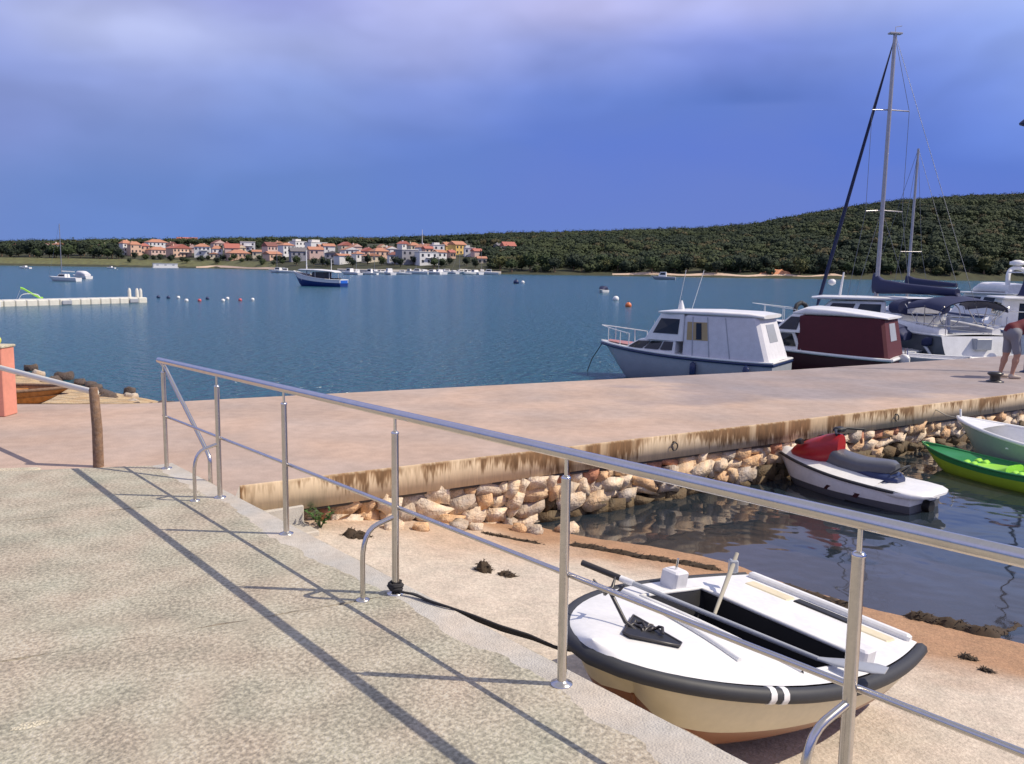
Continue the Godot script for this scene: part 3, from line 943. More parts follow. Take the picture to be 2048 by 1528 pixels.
# clumps and windrows of dark seaweed on the sand
func weed(pts, wd, label, sd, h = 0.05):
	var r = RandomNumberGenerator.new()
	r.seed = sd
	var o = thing("seaweed", label, "seaweed", Vector3(pts[0].x, sand_y(pts[0].x, pts[0].y), pts[0].y), 0.0, "")
	var mb = MB.new()
	var base = o.position
	var rings = []
	var n = 10 * (pts.size() - 1) + 1
	for i in n:
		var f = float(i) / (n - 1) * (pts.size() - 1)
		var k = min(int(f), pts.size() - 2)
		var p = pts[k].lerp(pts[k + 1], f - k)
		var d = (pts[k + 1] - pts[k]).normalized()
		var s = Vector2(-d.y, d.x)
		var w = wd * (0.75 + r.randf() * 0.35) * clamp(min(i, n - 1 - i) * 0.5 + 0.08, 0.08, 1.0)
		p += s * r.randf_range(-0.14, 0.14) * wd
		var q = []
		for j in 9:
			var a = j / 8.0 * 2 - 1
			var v = p + s * a * w
			q.append(Vector3(v.x, sand_y(v.x, v.y) - 0.006 + h * (1 - a * a) * (0.85 + 0.22 * sin(i * 0.8 + j * 0.9 + sd)) * clamp(w / wd, 0.2, 1.0), v.y) - base)
		rings.append(q)
	mb.loft(rings, false, false, false, true)
	part("mat", mb, MT.weed, o)
	mb = MB.new(true)
	for i in n * 9:
		var q = rings[r.randi() % n][r.randi() % 9]
		var a = r.randf() * TAU
		var l = r.randf_range(0.015, 0.045)
		var t = Vector3(cos(a), r.randf_range(-0.1, 0.22), sin(a)) * l
		var u = Vector3(-sin(a), 0, cos(a)) * 0.006
		mb.quad(q - u, q + u, q + u * 0.6 + t, q - u * 0.6 + t)
	var fr = part("fronds", mb, MT.weed, o)
	fr.set_meta("kind", "stuff")

func make_beach_things():
	weed([Vector2(-0.3, -7.62), Vector2(-0.16, -7.66)], 0.1, "small round clump of dark seaweed beside its twin on the dry sand", 1, 0.1)
	weed([Vector2(-0.1, -7.56), Vector2(0.06, -7.52)], 0.075, "flat oval clump of dark seaweed touching a rounder clump on the dry sand", 2, 0.05)
	weed([Vector2(-1.62, -8.2), Vector2(-1.35, -8.24)], 0.1, "clump of brown seaweed by the foot of the stone wall", 3, 0.07)
	weed([Vector2(-0.3, -9.05), Vector2(-0.05, -8.98), Vector2(0.34, -8.86)], 0.035, "short thin dark streak of seaweed on the damp sand", 4, 0.03)
	weed([Vector2(0.62, -8.95), Vector2(0.95, -8.82), Vector2(1.35, -8.6), Vector2(1.75, -8.5), Vector2(2.1, -8.38)], 0.06, "long dark windrow of seaweed along the waterline behind the dinghy", 5, 0.05)
	weed([Vector2(2.3, -8.05), Vector2(2.7, -7.85), Vector2(3.0, -7.5), Vector2(2.95, -7.25)], 0.12, "thick curved heap of seaweed by the stern of the beached dinghy", 6, 0.08)
	weed([Vector2(3.5, -7.4), Vector2(3.75, -7.25), Vector2(4.0, -7.0), Vector2(4.5, -7.3)], 0.1, "dark seaweed heap half in the shallow water beyond the dinghy", 7, 0.08)
	weed([Vector2(3.46, -6.4), Vector2(3.58, -6.34)], 0.05, "dark pebble-sized scrap of seaweed, larger of two on the sand", 8, 0.04)
	weed([Vector2(3.48, -6.13), Vector2(3.56, -6.1)], 0.032, "tiny dark scrap of seaweed, smaller of two on the sand", 9, 0.03)
	# plant at the foot of the wall
	var r = RandomNumberGenerator.new()
	r.seed = 31
	var pl = thing("wall_plant", "small green leafy weed growing at the foot of the pier wall", "plant", Vector3(-1.86, sand_y(-1.86, -8.33) - 0.01, -8.33))
	var stems = MB.new()
	var leaves = MB.new(true)
	for i in 14:
		var a = r.randf() * TAU
		var l = r.randf_range(0.12, 0.26)
		var tip = Vector3(cos(a) * l * 0.7, l * 0.8, sin(a) * l * 0.5)
		stems.tube([Vector3.ZERO, tip * 0.5 + Vector3(0, 0.03, 0), tip], [0.004, 0.003, 0.0015], 5)
		for j in 9:
			var p = tip * r.randf_range(0.3, 1.0) + Vector3(0, 0.02, 0)
			var b = r.randf() * TAU
			var d = Vector3(cos(b), r.randf_range(-0.2, 0.6), sin(b)) * r.randf_range(0.03, 0.06)
			var s = d.cross(Vector3.UP).normalized() * 0.014
			leaves.quad(p, p + d * 0.5 + s, p + d, p + d * 0.5 - s)
	part("stem", stems, MT.leaf_green, pl)
	var lm = MT.leaf_green
	part("foliage", leaves, lm, pl)
	# loose stones on the sand near the wall
	for i in 9:
		var x = -1.2 + i * 0.3 + r.randf_range(-0.1, 0.1)
		var z = near_z(x) + 0.22 + r.randf_range(0.0, 0.25)
		var s = r.randf_range(0.08, 0.2)
		var st = one("loose_stone", ["pale cream", "ochre tan", "grey"][i % 3] + " stone lying loose on the sand at the foot of the pier wall", "stone", stone_mesh(400 + i, 0.5), [MT.stone_pale, MT.stone_ochre, MT.stone_grey][i % 3], Vector3(x, sand_y(x, z) + s * 0.2, z), r.randf() * TAU, ["pale", "ochre", "grey"][i % 3] + " stones at the wall foot")
		st.scale = Vector3(s * 1.3, s * 0.8, s)

# ------------------------------------------------------------------ the beached dinghy
func make_dinghy():
	var t = thing("beached_dinghy", "small white decked dinghy with black rubber rub rail and cream hull lying on the sand", "dinghy", Vector3(1.283, 0.86, -4.917))
	t.basis = Basis(Vector3.UP, 2.334) * Basis(Vector3.RIGHT, 0.124) * Basis(Vector3.BACK, 0.092)
	var H = Hull.new({"L": 2.53, "B": 1.48, "m": 0.62, "a": 2.2, "b": 0.6, "st": 0.86, "sb": 0.136, "ss": 0.0, "sag": 0.0, "dr": 0.43, "rk": 0.34, "trk": 0.08, "e0": 0.85, "e1": 0.4, "g": 1.15})
	H.sag = 0.03
	part("hull", H.skin_level(MB.new(), -0.2, true, 34, 8), MT.cream, t)
	part("bottom", H.skin_level(MB.new(), -0.2, false, 34, 5), MT.antifoul, t)
	# keel strip
	var kp = []
	for i in 14:
		var s = 0.06 + 0.92 * i / 13.0
		kp.append(H.pt(s, 1.0, 1.0))
	part("keel", MB.new().tube(kp, 0.016, 6), MT.antifoul, t)
	var rub = H.round_gunwale(0.042, -0.02, 0.012)
	part("rub_rail", rub, MT.rubber, t)
	# paired white bands on the rub rail
	for s in [0.265, 0.295]:
		var a = H.gun(s - 0.007, -1, -0.02) + Vector3(-0.012, 0, 0); var b = H.gun(s + 0.007, -1, -0.02) + Vector3(-0.012, 0, 0)
		part("white_band", MB.new().tube([a, b], 0.0445, 10), MT.gel_bright, t)
	# deck with the cockpit opening between s 0.44 and 0.86
	var c0 = 0.43
	var c1 = 0.71
	var dk = MB.new()
	var crown = func(s, f): return 0.015 + 0.05 * (1 - f * f) * smoothstep(0.75, 0.1, s)
	var cuts = []
	for i in 15: cuts.append(c0 * pow(i / 14.0, 2.0))
	for i in 8: cuts.append(lerp(c0, c1, (i + 1) / 8.0))
	for i in 10: cuts.append(lerp(c1, 1.0, (i + 1) / 10.0))
	for i in cuts.size() - 1:
		var u0 = cuts[i]
		var u1 = cuts[i + 1]
		var spans = [[-0.97, 0.97]]
		var m = (u0 + u1) * 0.5
		if m > c0 and m < c1: spans = [[-0.97, -0.8], [0.74, 0.97]]
		for sp in spans:
			var nf = 10 if spans.size() == 1 else 3
			for j in nf:
				var f0 = lerp(sp[0], sp[1], float(j) / nf); var f1 = lerp(sp[0], sp[1], float(j + 1) / nf)
				dk.quad(H.gun(u0, f0, crown.call(u0, f0)), H.gun(u0, f1, crown.call(u0, f1)), H.gun(u1, f1, crown.call(u1, f1)), H.gun(u1, f0, crown.call(u1, f0)))
	part("deck", dk, MT.gel_bright, t)
	# cockpit well
	var well = MB.new(true)
	var rim = []
	var flo = []
	var cm = MB.new()
	var path = []
	for i in 9: path.append([lerp(c0, c1, i / 8.0), -0.8])
	for i in 9: path.append([c1, lerp(-0.8, 0.74, (i + 1) / 10.0)])
	for i in 9: path.append([lerp(c1, c0, i / 8.0), 0.74])
	for i in 9: path.append([c0, lerp(0.74, -0.8, (i + 1) / 10.0)])
	for p in path:
		rim.append(H.gun(p[0], p[1], crown.call(p[0], p[1])))
		var q = H.gun(p[0], p[1] * 0.85)
		flo.append(Vector3(q.x * 0.9, -0.26, q.z))
	well.loft([rim, flo], true, false, true, false)
	part("cockpit_well", well, MT.black, t)
	var rm = rim.duplicate()
	rm.append(rim[0])
	part("coaming", cm.tube(rm, 0.014, 6, false), MT.gel, t)
	part("thwart", MB.new().cbox(Vector3(0, -0.16, H.z(0.63, 0)), Vector3(0.9, 0.03, 0.16), 0.008), MT.black, t)
	# moulded blocks on the after deck and side deck
	part("transom_cap", MB.new().cbox(H.gun(0.985, 0, 0.03), Vector3(1.18, 0.05, 0.06), 0.012), MT.gel, t)
	for k in [[0.925, 0.5, 0.34], [0.925, -0.6, 0.26]]:
		part("seat_recess", MB.new().cbox(H.gun(k[0], k[1], 0.012), Vector3(k[2], 0.022, 0.12), 0.008), MT.cream, t)
	part("motor_slot", MB.new().cbox(H.gun(0.935, -0.08, 0.016), Vector3(0.4, 0.022, 0.085), 0.006), MT.black, t)
	part("cleat_block", MB.new().cbox(H.gun(0.66, -0.84, 0.06), Vector3(0.12, 0.12, 0.13), 0.012), MT.canvas, t)
	var rb = part("rowlock_block", MB.new().cbox(H.gun(0.62, 0.84, 0.07), Vector3(0.13, 0.13, 0.14), 0.012), MT.canvas, t)
	part("rowlock", MB.new().tube([H.gun(0.62, 0.84, 0.13), H.gun(0.62, 0.84, 0.21)], 0.008, 6), MT.steel_bright, rb)
	# raised coaming ridge across the foredeck
	var fr = []
	for i in 13: fr.append(H.gun(lerp(0.4, 0.3, i / 12.0), lerp(0.9, -0.6, i / 12.0), crown.call(0.35, lerp(0.9, -0.6, i / 12.0)) + 0.012))
	part("foredeck_ridge", MB.new().tube(fr, 0.016, 6), MT.gel, t)
	# three-cornered hatch, its dark opening painted as a black plate
	var hp = []
	for k in [[0.235, 0.36], [0.21, -0.3], [0.19, -0.36], [0.1, -0.1], [0.1, 0.02]]: hp.append(H.gun(k[0], k[1], crown.call(k[0], k[1]) + 0.004))
	var hq = []
	for v in hp: hq.append(v + Vector3(0, 0.012, 0))
	var hatch = part("hatch", MB.new().loft([hp, hq], true, true, true, false), MT.black, t)
	var he = hq.duplicate()
	he.append(hq[0])
	part("hatch_rim", MB.new().tube(he, 0.007, 6, false), MT.iron, hatch)
	# grapnel anchor and chain on the foredeck
	var ac = t.transform * (H.gun(0.155, 0.42, 0.085))
	var an = thing("folding_anchor", "black folding grapnel anchor lying on the white dinghy's foredeck", "anchor", ac)
	part("shank", MB.new().tube([Vector3(-0.02, 0.14, -0.02), Vector3(0.06, 0.0, 0.08), Vector3(0.12, -0.04, 0.12)], 0.011, 8), MT.iron, an)
	for i in 4:
		var a = i * TAU / 4 + 0.5
		var d = Vector3(cos(a), 0.2, sin(a))
		part("fluke", MB.new().tube([Vector3(-0.02, 0.13, -0.02), Vector3(-0.02, 0.12, -0.02) + d * 0.05, Vector3(-0.02, 0.16, -0.02) + d * 0.09], [0.01, 0.012, 0.005], 6), MT.iron, an)
	var ch = []
	for i in 40:
		ch.append(Vector3(0.08 + 0.045 * sin(i * 0.55) + i * 0.0035, -0.035 + 0.012 * sin(i * 2.1), 0.02 + 0.035 * cos(i * 0.8) + i * 0.002))
	part("chain", MB.new().tube(ch, 0.009, 5), MT.iron, an)
	# oar laid across the boat
	var oa = thing("oar", "long grey oar with a white band laid across the dinghy", "oar", Vector3(0.5, 1.09, -5.5))
	var e = Vector3(1.72, 0.87, -4.62) - oa.position
	part("loom", MB.new().tube([Vector3.ZERO, e * 0.2, e], [0.02, 0.017, 0.015], 8), MT.hull_grey, oa)
	part("grip", MB.new().tube([-e * 0.02, e * 0.17], 0.0205, 8), MT.iron, oa)
	part("band", MB.new().tube([e * 0.17, e * 0.23], 0.022, 8), MT.gel_bright, oa)
	part("blade", MB.new().blob([[0, 0.02, -0.01, 0.01], [0.12, 0.06, -0.008, 0.008], [0.3, 0.07, -0.006, 0.006], [0.36, 0.05, -0.004, 0.004]], 10, 0.8), MT.hull_grey, oa, e, Vector3(-0.1, atan2(e.x, e.z), 0))
	var o2 = thing("tiller", "pale wooden tiller leaning over the far gunwale of the dinghy", "tiller", Vector3(1.5, 0.98, -5.72))
	part("handle", MB.new().tube([Vector3(0.06, 0.1, -0.08), Vector3(0.0, 0.0, 0.0), Vector3(-0.2, -0.14, 0.42)], [0.014, 0.018, 0.012], 8), MT.rope_pale, o2)
	part("clamp", MB.new().cbox(Vector3(0.03, 0.02, -0.05), Vector3(0.06, 0.09, 0.06), 0.008), MT.hull_grey, o2)

# ------------------------------------------------------------------ craft in the basin
func yaw_of(dx, dz): return atan2(-dx, -dz)

func make_basin_craft():
	# jet-ski: bow to the wall
	var bow = Vector3(4.0, 0, -12.55)
	var stern = Vector3(5.2, 0, -11.0)
	var d = bow - stern
	var j = thing("jet_ski", "white jet ski with red hood and grey saddle floating by the pier wall", "jet ski", (bow + stern) * 0.5, yaw_of(d.x, d.z))
	var L = 2.25
	var H = Hull.new({"L": L, "B": 0.95, "m": 0.6, "a": 1.7, "b": 0.8, "st": 0.82, "sb": 0.42, "ss": 0.24, "sag": 0.02, "dr": 0.16, "rk": 0.3, "e0": 0.8, "e1": 0.35})
	part("hull", H.skin_level(MB.new(), 0.1, true), MT.hull_white, j)
	part("lower_hull", H.skin_level(MB.new(), 0.1, false), MT.seat_grey, j)
	part("bumper", H.round_gunwale(0.022, 0.0, 0.006), MT.rubber, j)
	part("deck", H.deck(MB.new(), 0.01, 0.8, -0.98, 0.98, 0.01, 0.07), MT.gel, j)
	var pf = MB.new()
	pf.blob([[0.42, 0.4, 0.2, 0.3], [0.6, 0.43, 0.18, 0.3], [0.95, 0.45, 0.17, 0.29], [1.15, 0.42, 0.18, 0.28], [1.26, 0.32, 0.2, 0.27], [1.31, 0.18, 0.22, 0.25]], 18, 0.45)
	part("stern_platform", pf, MT.gel_bright, j)
	var hd = MB.new()
	hd.blob([[-0.86, 0.05, 0.4, 0.44], [-0.72, 0.2, 0.36, 0.56], [-0.5, 0.27, 0.34, 0.68], [-0.3, 0.25, 0.34, 0.76], [-0.16, 0.17, 0.36, 0.8], [-0.08, 0.1, 0.4, 0.78]], 18, 0.8)
	part("hood", hd, MT.red_gloss, j)
	var sd = MB.new()
	sd.blob([[-0.22, 0.15, 0.3, 0.62], [0.0, 0.2, 0.3, 0.56], [0.25, 0.21, 0.3, 0.53], [0.5, 0.2, 0.3, 0.55], [0.66, 0.14, 0.34, 0.56], [0.74, 0.06, 0.42, 0.53]], 18, 0.65)
	part("saddle", sd, MT.seat_grey, j)
	var tail = MB.new()
	tail.blob([[0.28, 0.2, 0.26, 0.42], [0.5, 0.24, 0.26, 0.42], [0.7, 0.2, 0.26, 0.4], [0.8, 0.1, 0.27, 0.36]], 16, 0.6)
	part("seat_base", tail, MT.hull_navy, j)
	part("handlebar", MB.new().tube([Vector3(-0.34, 0.84, 0.04), Vector3(-0.14, 0.86, -0.1), Vector3(0, 0.84, -0.13), Vector3(0.14, 0.86, -0.1), Vector3(0.34, 0.84, 0.04)], 0.018, 8), MT.black, j)
	part("steering_pad", MB.new().cbox(Vector3(0, 0.85, -0.13), Vector3(0.17, 0.07, 0.12), 0.02), MT.black, j)
	for s in [-1, 1]:
		part("mirror", MB.new().blob([[-0.62, 0.03, 0.6, 0.66], [-0.56, 0.05, 0.6, 0.69], [-0.52, 0.04, 0.61, 0.68]], 10, 0.7, s * 0.27), MT.black, j)
		part("side_stripe", MB.new().plate(H.pt(0.5, 0.2, s) + Vector3(s * 0.004, 0, 0), H.pt(0.72, 0.2, s) + Vector3(s * 0.004, 0, 0), H.pt(0.7, 0.3, s) + Vector3(s * 0.004, 0, 0), H.pt(0.47, 0.3, s) + Vector3(s * 0.004, 0, 0), 0, 1, 0, 1, 0.004, 0.006), MT.hull_maroon, j)
		part("side_stripe", MB.new().plate(H.pt(0.62, 0.42, s) + Vector3(s * 0.004, 0, 0), H.pt(0.86, 0.42, s) + Vector3(s * 0.004, 0, 0), H.pt(0.84, 0.5, s) + Vector3(s * 0.004, 0, 0), H.pt(0.6, 0.5, s) + Vector3(s * 0.004, 0, 0), 0, 1, 0, 1, 0.004, 0.006), MT.black, j)
	part("jet_nozzle", MB.new().tube([Vector3(0, 0.06, 1.05), Vector3(0, 0.06, 1.22)], 0.08, 12), MT.black, j)
	part("grab_handle", MB.new().tube(bend([Vector3(-0.14, 0.4, 0.72), Vector3(-0.14, 0.52, 0.86), Vector3(0.14, 0.52, 0.86), Vector3(0.14, 0.4, 0.72)]), 0.012, 6), MT.rubber, j)
	# kayak
	bow = Vector3(6.55, 0, -13.7)
	stern = Vector3(7.85, 0, -10.95)
	d = bow - stern
	H = Hull.new({"L": 3.05, "B": 0.78, "m": 0.5, "a": 1.9, "b": 0.75, "st": 0.1, "sb": 0.34, "ss": 0.34, "sag": 0.1, "dr": 0.09, "rk": 0.25, "trk": 0.2, "e0": 0.7, "e1": 0.7})
	var k = thing("kayak", "green and yellow sit-on-top kayak floating beside the white rowing boat", "kayak", (bow + stern) * 0.5, yaw_of(d.x, d.z))
	part("lower_hull", H.skin(MB.new(), 0.16, 1.0), MT.kayak_yellow, k)
	part("upper_hull", H.skin(MB.new(), 0.0, 0.16), MT.kayak_green, k)
	part("top_deck", H.deck(MB.new(), 0.0, 1.0, -1.0, 1.0, 0.0, -0.05, 24), MT.kayak_green, k)
	part("rim", H.round_gunwale(0.016), MT.kayak_green, k)
	for z in [-0.25, 0.55]:
		part("seat_well", MB.new().blob([[z - 0.3, 0.12, 0.13, 0.2], [z - 0.15, 0.25, 0.12, 0.21], [z + 0.15, 0.26, 0.12, 0.23], [z + 0.3, 0.2, 0.13, 0.3]], 14, 0.6), MT.lime, k)
	for z in [-0.62, -0.5, 0.15, 0.24]:
		for s in [-1, 1]:
			part("foot_rest", MB.new().blob([[z - 0.05, 0.05, 0.16, 0.22], [z, 0.07, 0.16, 0.25], [z + 0.05, 0.05, 0.16, 0.22]], 10, 0.7, s * 0.13), MT.lime, k)
	# white rowing boat
	bow = Vector3(7.35, 0, -14.2)
	stern = Vector3(9.2, 0, -11.3)
	d = bow - stern
	H = Hull.new({"L": 3.5, "B": 1.45, "m": 0.55, "a": 1.9, "b": 0.8, "st": 0.8, "sb": 0.66, "ss": 0.44, "sag": 0.06, "dr": 0.16, "rk": 0.35, "e0": 0.95, "e1": 0.45})
	var b = thing("rowing_boat", "open white rowing boat with pale green sides moored by the pier wall", "rowing boat", (bow + stern) * 0.5, yaw_of(d.x, d.z))
	open_boat(b, H, MT.boat_green, MT.gel, MT.gel_bright)
	part("bow_line", MB.new().tube([Vector3(0, 0.64, -1.7), Vector3(0.02, 0.66, -1.95), Vector3(0.1, 0.72, -2.2)], 0.009, 6), MT.rope_pale, b)
	part("stem_post", MB.new().tube([Vector3(0, 0.62, -1.68), Vector3(0, 0.8, -1.7)], 0.018, 8), MT.gel, b)

func open_boat(b, H, outer, inner, trim, seats = [0.36, 0.66]):
	part("hull", H.skin(MB.new(), 0.0, 1.0), outer, b)
	var I = Hull.new({"L": H.L - 0.12, "B": H.B - 0.14, "m": H.m, "a": H.a, "b": H.b, "st": H.st, "sb": H.sb - 0.01, "ss": H.ss - 0.01, "sag": H.sag, "dr": -0.06, "rk": H.rk, "e0": H.e0, "e1": H.e1})
	part("inner_hull", I.skin(MB.new(), 0.0, 1.0), inner, b)
	var fl = MB.new()
	for i in 12:
		var s0 = 0.12 + 0.86 * i / 12.0; var s1 = 0.12 + 0.86 * (i + 1) / 12.0
		fl.quad(Vector3(-I.w(s0) * 0.85, 0.1, I.z(s0, 0.6)), Vector3(I.w(s0) * 0.85, 0.1, I.z(s0, 0.6)), Vector3(I.w(s1) * 0.85, 0.1, I.z(s1, 0.6)), Vector3(-I.w(s1) * 0.85, 0.1, I.z(s1, 0.6)))
	part("floor", fl, inner, b)
	part("gunwale", H.round_gunwale(0.03, 0.0, -0.02, true), trim, b)
	part("foredeck", H.deck(MB.new(), 0.0, 0.18, -1.0, 1.0, 0.005, 0.02), trim, b)
	for s in seats:
		part("thwart", MB.new().cbox(Vector3(0, H.sh(s) - 0.12, H.z(s, 0)), Vector3(H.w(s) * 1.9, 0.03, 0.24), 0.008), trim, b)

# a cabin: hexahedron with its windows; zf/zr = front and rear z at bottom and top
func hexa(z0, z1, w0, w1, y0, y1, zt0, zt1, wt0, wt1):
	return [Vector3(-w0, y0, z0), Vector3(w0, y0, z0), Vector3(w1, y0, z1), Vector3(-w1, y0, z1), Vector3(-wt0, y1, zt0), Vector3(wt0, y1, zt0), Vector3(wt1, y1, zt1), Vector3(-wt1, y1, zt1)]

func hexa_mesh(p, ch = 0.03):
	# soft-edged solid over the eight corners
	var mb = MB.new()
	var rings = []
	var m0 = (p[0] + p[2]) * 0.5; var m1 = (p[4] + p[6]) * 0.5
	for f in [[0.0, 0.0], [0.94, 0.0], [0.985, ch * 0.35], [1.0, ch]]:
		var q = []
		for i in 4:
			var c = p[i].lerp(p[i + 4], f[0])
			var a = p[(i + 3) % 4].lerp(p[(i + 3) % 4 + 4], f[0]); var b = p[(i + 1) % 4].lerp(p[(i + 1) % 4 + 4], f[0])
			var m = m0.lerp(m1, f[0])
			c += (m - c).normalized() * f[1]
			q.append(c + (a - c).normalized() * ch); q.append(c + (b - c).normalized() * ch)
		rings.append(q)
	mb.loft(rings, true, true, true, false)
	return mb

# windows on a hexahedron: side 0 port, 1 starboard, 2 front, 3 rear
func hexa_plate(p, side, u0, u1, v0, v1, off = 0.01):
	var mb = MB.new()
	var f = [[p[3], p[0], p[4], p[7]], [p[1], p[2], p[6], p[5]], [p[0], p[1], p[5], p[4]], [p[2], p[3], p[7], p[6]]][side]
	var a = f[0]; var b = f[1]; var c = f[2]; var d = f[3]
	var n = (b - a).cross(d - a).normalized()
	var m = (a + b + c + d) * 0.25
	var cen = Vector3.ZERO
	for v in p: cen += v / 8.0
	return mb.plate(a, b, c, d, u0, u1, v0, v1, off * (1.0 if n.dot(m - cen) > 0 else -1.0), 0.02)

func pulpit(b, H, h, s1 = 0.22):
	var g = MB.new()
	for side in [-1.0, 1.0]:
		var pr = []
		for i in 8:
			pr.append(H.gun(lerp(0.0, s1, i / 7.0), side * 0.92, h * (1.0 - 0.15 * i / 7.0)))
		g.tube(pr, 0.014, 6)
		for i in [2, 5, 7]:
			g.tube([pr[i], H.gun(lerp(0.0, s1, i / 7.0), side * 0.95, 0.0)], 0.012, 6)
	part("pulpit", g, MT.gel_bright, b)

func make_moored():
	# white cabin boat with canvas canopy
	var t = thing("cabin_boat", "white cabin boat with a pale canvas canopy and brown curtained window moored off the pier", "boat", Vector3(4.75, 0, -23.75), deg_to_rad(57.0))
	var H = Hull.new({"L": 5.2, "B": 2.0, "m": 0.55, "a": 1.8, "b": 0.85, "st": 0.88, "sb": 0.95, "ss": 0.72, "sag": 0.05, "dr": 0.25, "rk": 0.55, "e0": 1.0, "e1": 0.4})
	part("hull", H.skin(MB.new(), 0.0, 1.0), MT.hull_grey, t)
	part("rub_rail", H.round_gunwale(0.035, -0.06, 0.01, true), MT.hull_navy, t)
	part("sheer_strip", H.round_gunwale(0.03, 0.0, 0.0, true), MT.gel, t)
	part("foredeck", H.deck(MB.new(), 0.0, 1.0, -1.0, 1.0, 0.0, 0.04), MT.gel, t)
	part("bow_mat", H.deck(MB.new(), 0.05, 0.2, -0.7, 0.7, 0.03, 0.05), MT.deck_red, t)
	var tr = hexa(-1.75, 0.0, 0.5, 0.9, 0.8, 1.2, -1.2, 0.0, 0.42, 0.82)
	tr[4].y = 1.12; tr[5].y = 1.12; tr[6].y = 1.18; tr[7].y = 1.18
	part("trunk_cabin", hexa_mesh(tr), MT.gel, t)
	for s in 2:
		for k in [[0.05, 0.36], [0.4, 0.68], [0.72, 0.95]]:
			var u = [k[0], k[1]] if s == 1 else [1 - k[1], 1 - k[0]]
			part("side_window", hexa_plate(tr, s, u[0], u[1], 0.22, 0.82), MT.glass_dark, t)
	var wh = hexa(-0.95, 0.2, 0.72, 0.86, 1.14, 1.86, -0.5, 0.2, 0.66, 0.8)
	part("wheelhouse", hexa_mesh(wh), MT.gel, t)
	part("windscreen", hexa_plate(wh, 2, 0.1, 0.9, 0.2, 0.85), MT.glass_dark, t)
	for s in 2:
		part("side_window", hexa_plate(wh, s, 0.14, 0.86, 0.25, 0.8), MT.glass_dark, t)
	var cp = hexa(0.2, 2.5, 0.9, 0.9, 0.72, 1.84, 0.2, 2.15, 0.82, 0.78)
	part("canopy", hexa_mesh(cp, 0.09), MT.canvas, t)
	for s in 2:
		var u = [0.06, 0.34] if s == 1 else [0.66, 0.94]
		part("canopy_window", hexa_plate(cp, s, u[0], u[1], 0.42, 0.84), MT.curtain, t)
		var u2 = [0.18, 0.25] if s == 1 else [0.75, 0.82]
		part("curtain_gap", hexa_plate(cp, s, u2[0], u2[1], 0.44, 0.82, 0.016), MT.glass_dark, t)
		for u3 in [0.42, 0.66, 0.86]:
			part("canopy_seam", hexa_plate(cp, s, u3, u3 + 0.012, 0.02, 0.96, 0.012), MT.hull_grey, t)
	part("canopy_window", hexa_plate(cp, 3, 0.3, 0.7, 0.42, 0.82), MT.hull_grey, t)
	part("roof", MB.new().blob([[-0.62, 0.6, 1.84, 1.9], [-0.3, 0.8, 1.84, 1.94], [0.8, 0.86, 1.83, 1.97], [1.9, 0.84, 1.82, 1.95], [2.3, 0.74, 1.8, 1.9]], 16, 0.5), MT.gel_bright, t)
	pulpit(t, H, 0.45)
	for x in [-0.5, 0.5]: part("aerial", MB.new().tube([Vector3(x, 1.92, -0.1), Vector3(x * 1.3, 3.0, 0.15)], 0.008, 5), MT.gel, t)
	part("horn", MB.new().lathe([Vector2(0.09, 0), Vector2(0.07, 0.1), Vector2(0.02, 0.26)], 10, Vector3(0.0, 1.92, -0.2)), MT.gel_bright, t)
	part("anchor_line", MB.new().tube([H.gun(0.0, 0, -0.1), H.gun(0.0, 0, -0.55) + Vector3(0.1, 0, -0.35), Vector3(0.15, -0.05, -3.15)], 0.012, 6), MT.rope, t)
	for z in [0.6, 2.0]:
		part("fender", MB.new().blob([[z - 0.07, 0.05, 0.25, 0.6], [z, 0.09, 0.2, 0.66], [z + 0.07, 0.05, 0.25, 0.6]], 10, 0.9, -1.06), MT.hull_navy, t)
	# maroon canopy boat
	t = thing("canopy_boat", "boat with a dark maroon canvas canopy and white roof moored next to the cabin boat", "boat", Vector3(8.45, 0, -25.75), deg_to_rad(54.0))
	H = Hull.new({"L": 5.6, "B": 2.1, "m": 0.55, "a": 1.8, "b": 0.85, "st": 0.9, "sb": 1.0, "ss": 0.66, "sag": 0.05, "dr": 0.25, "rk": 0.5, "e0": 1.0, "e1": 0.4})
	part("hull", H.skin(MB.new(), 0.0, 1.0), MT.hull_maroon, t)
	part("sheer_strip", H.round_gunwale(0.045, 0.0, 0.01, true), MT.gel, t)
	part("deck", H.deck(MB.new(), 0.0, 1.0, -1.0, 1.0, 0.0, 0.04), MT.gel, t)
	var cb = hexa(-1.6, 0.4, 0.62, 0.95, 0.78, 1.32, -0.9, 0.1, 0.5, 0.85)
	part("cabin", hexa_mesh(cb), MT.gel, t)
	for s in 2:
		for k in [[0.08, 0.4], [0.5, 0.92]]:
			var u = [k[0], k[1]] if s == 1 else [1 - k[1], 1 - k[0]]
			part("side_window", hexa_plate(cb, s, u[0], u[1], 0.2, 0.85), MT.glass_dark, t)
	var ws = hexa(-0.6, 0.3, 0.8, 0.92, 1.28, 1.8, 0.0, 0.35, 0.72, 0.82)
	part("windscreen_frame", hexa_mesh(ws), MT.gel, t)
	part("windscreen", hexa_plate(ws, 2, 0.08, 0.92, 0.12, 0.88), MT.glass_dark, t)
	for s in 2: part("side_window", hexa_plate(ws, s, 0.15, 0.85, 0.15, 0.85), MT.glass_dark, t)
	cp = hexa(0.2, 2.7, 0.95, 0.93, 0.66, 1.78, 0.2, 2.5, 0.86, 0.82)
	part("canopy", hexa_mesh(cp, 0.08), MT.maroon, t)
	part("rear_window", hexa_plate(cp, 3, 0.32, 0.7, 0.42, 0.85), MT.hull_grey, t)
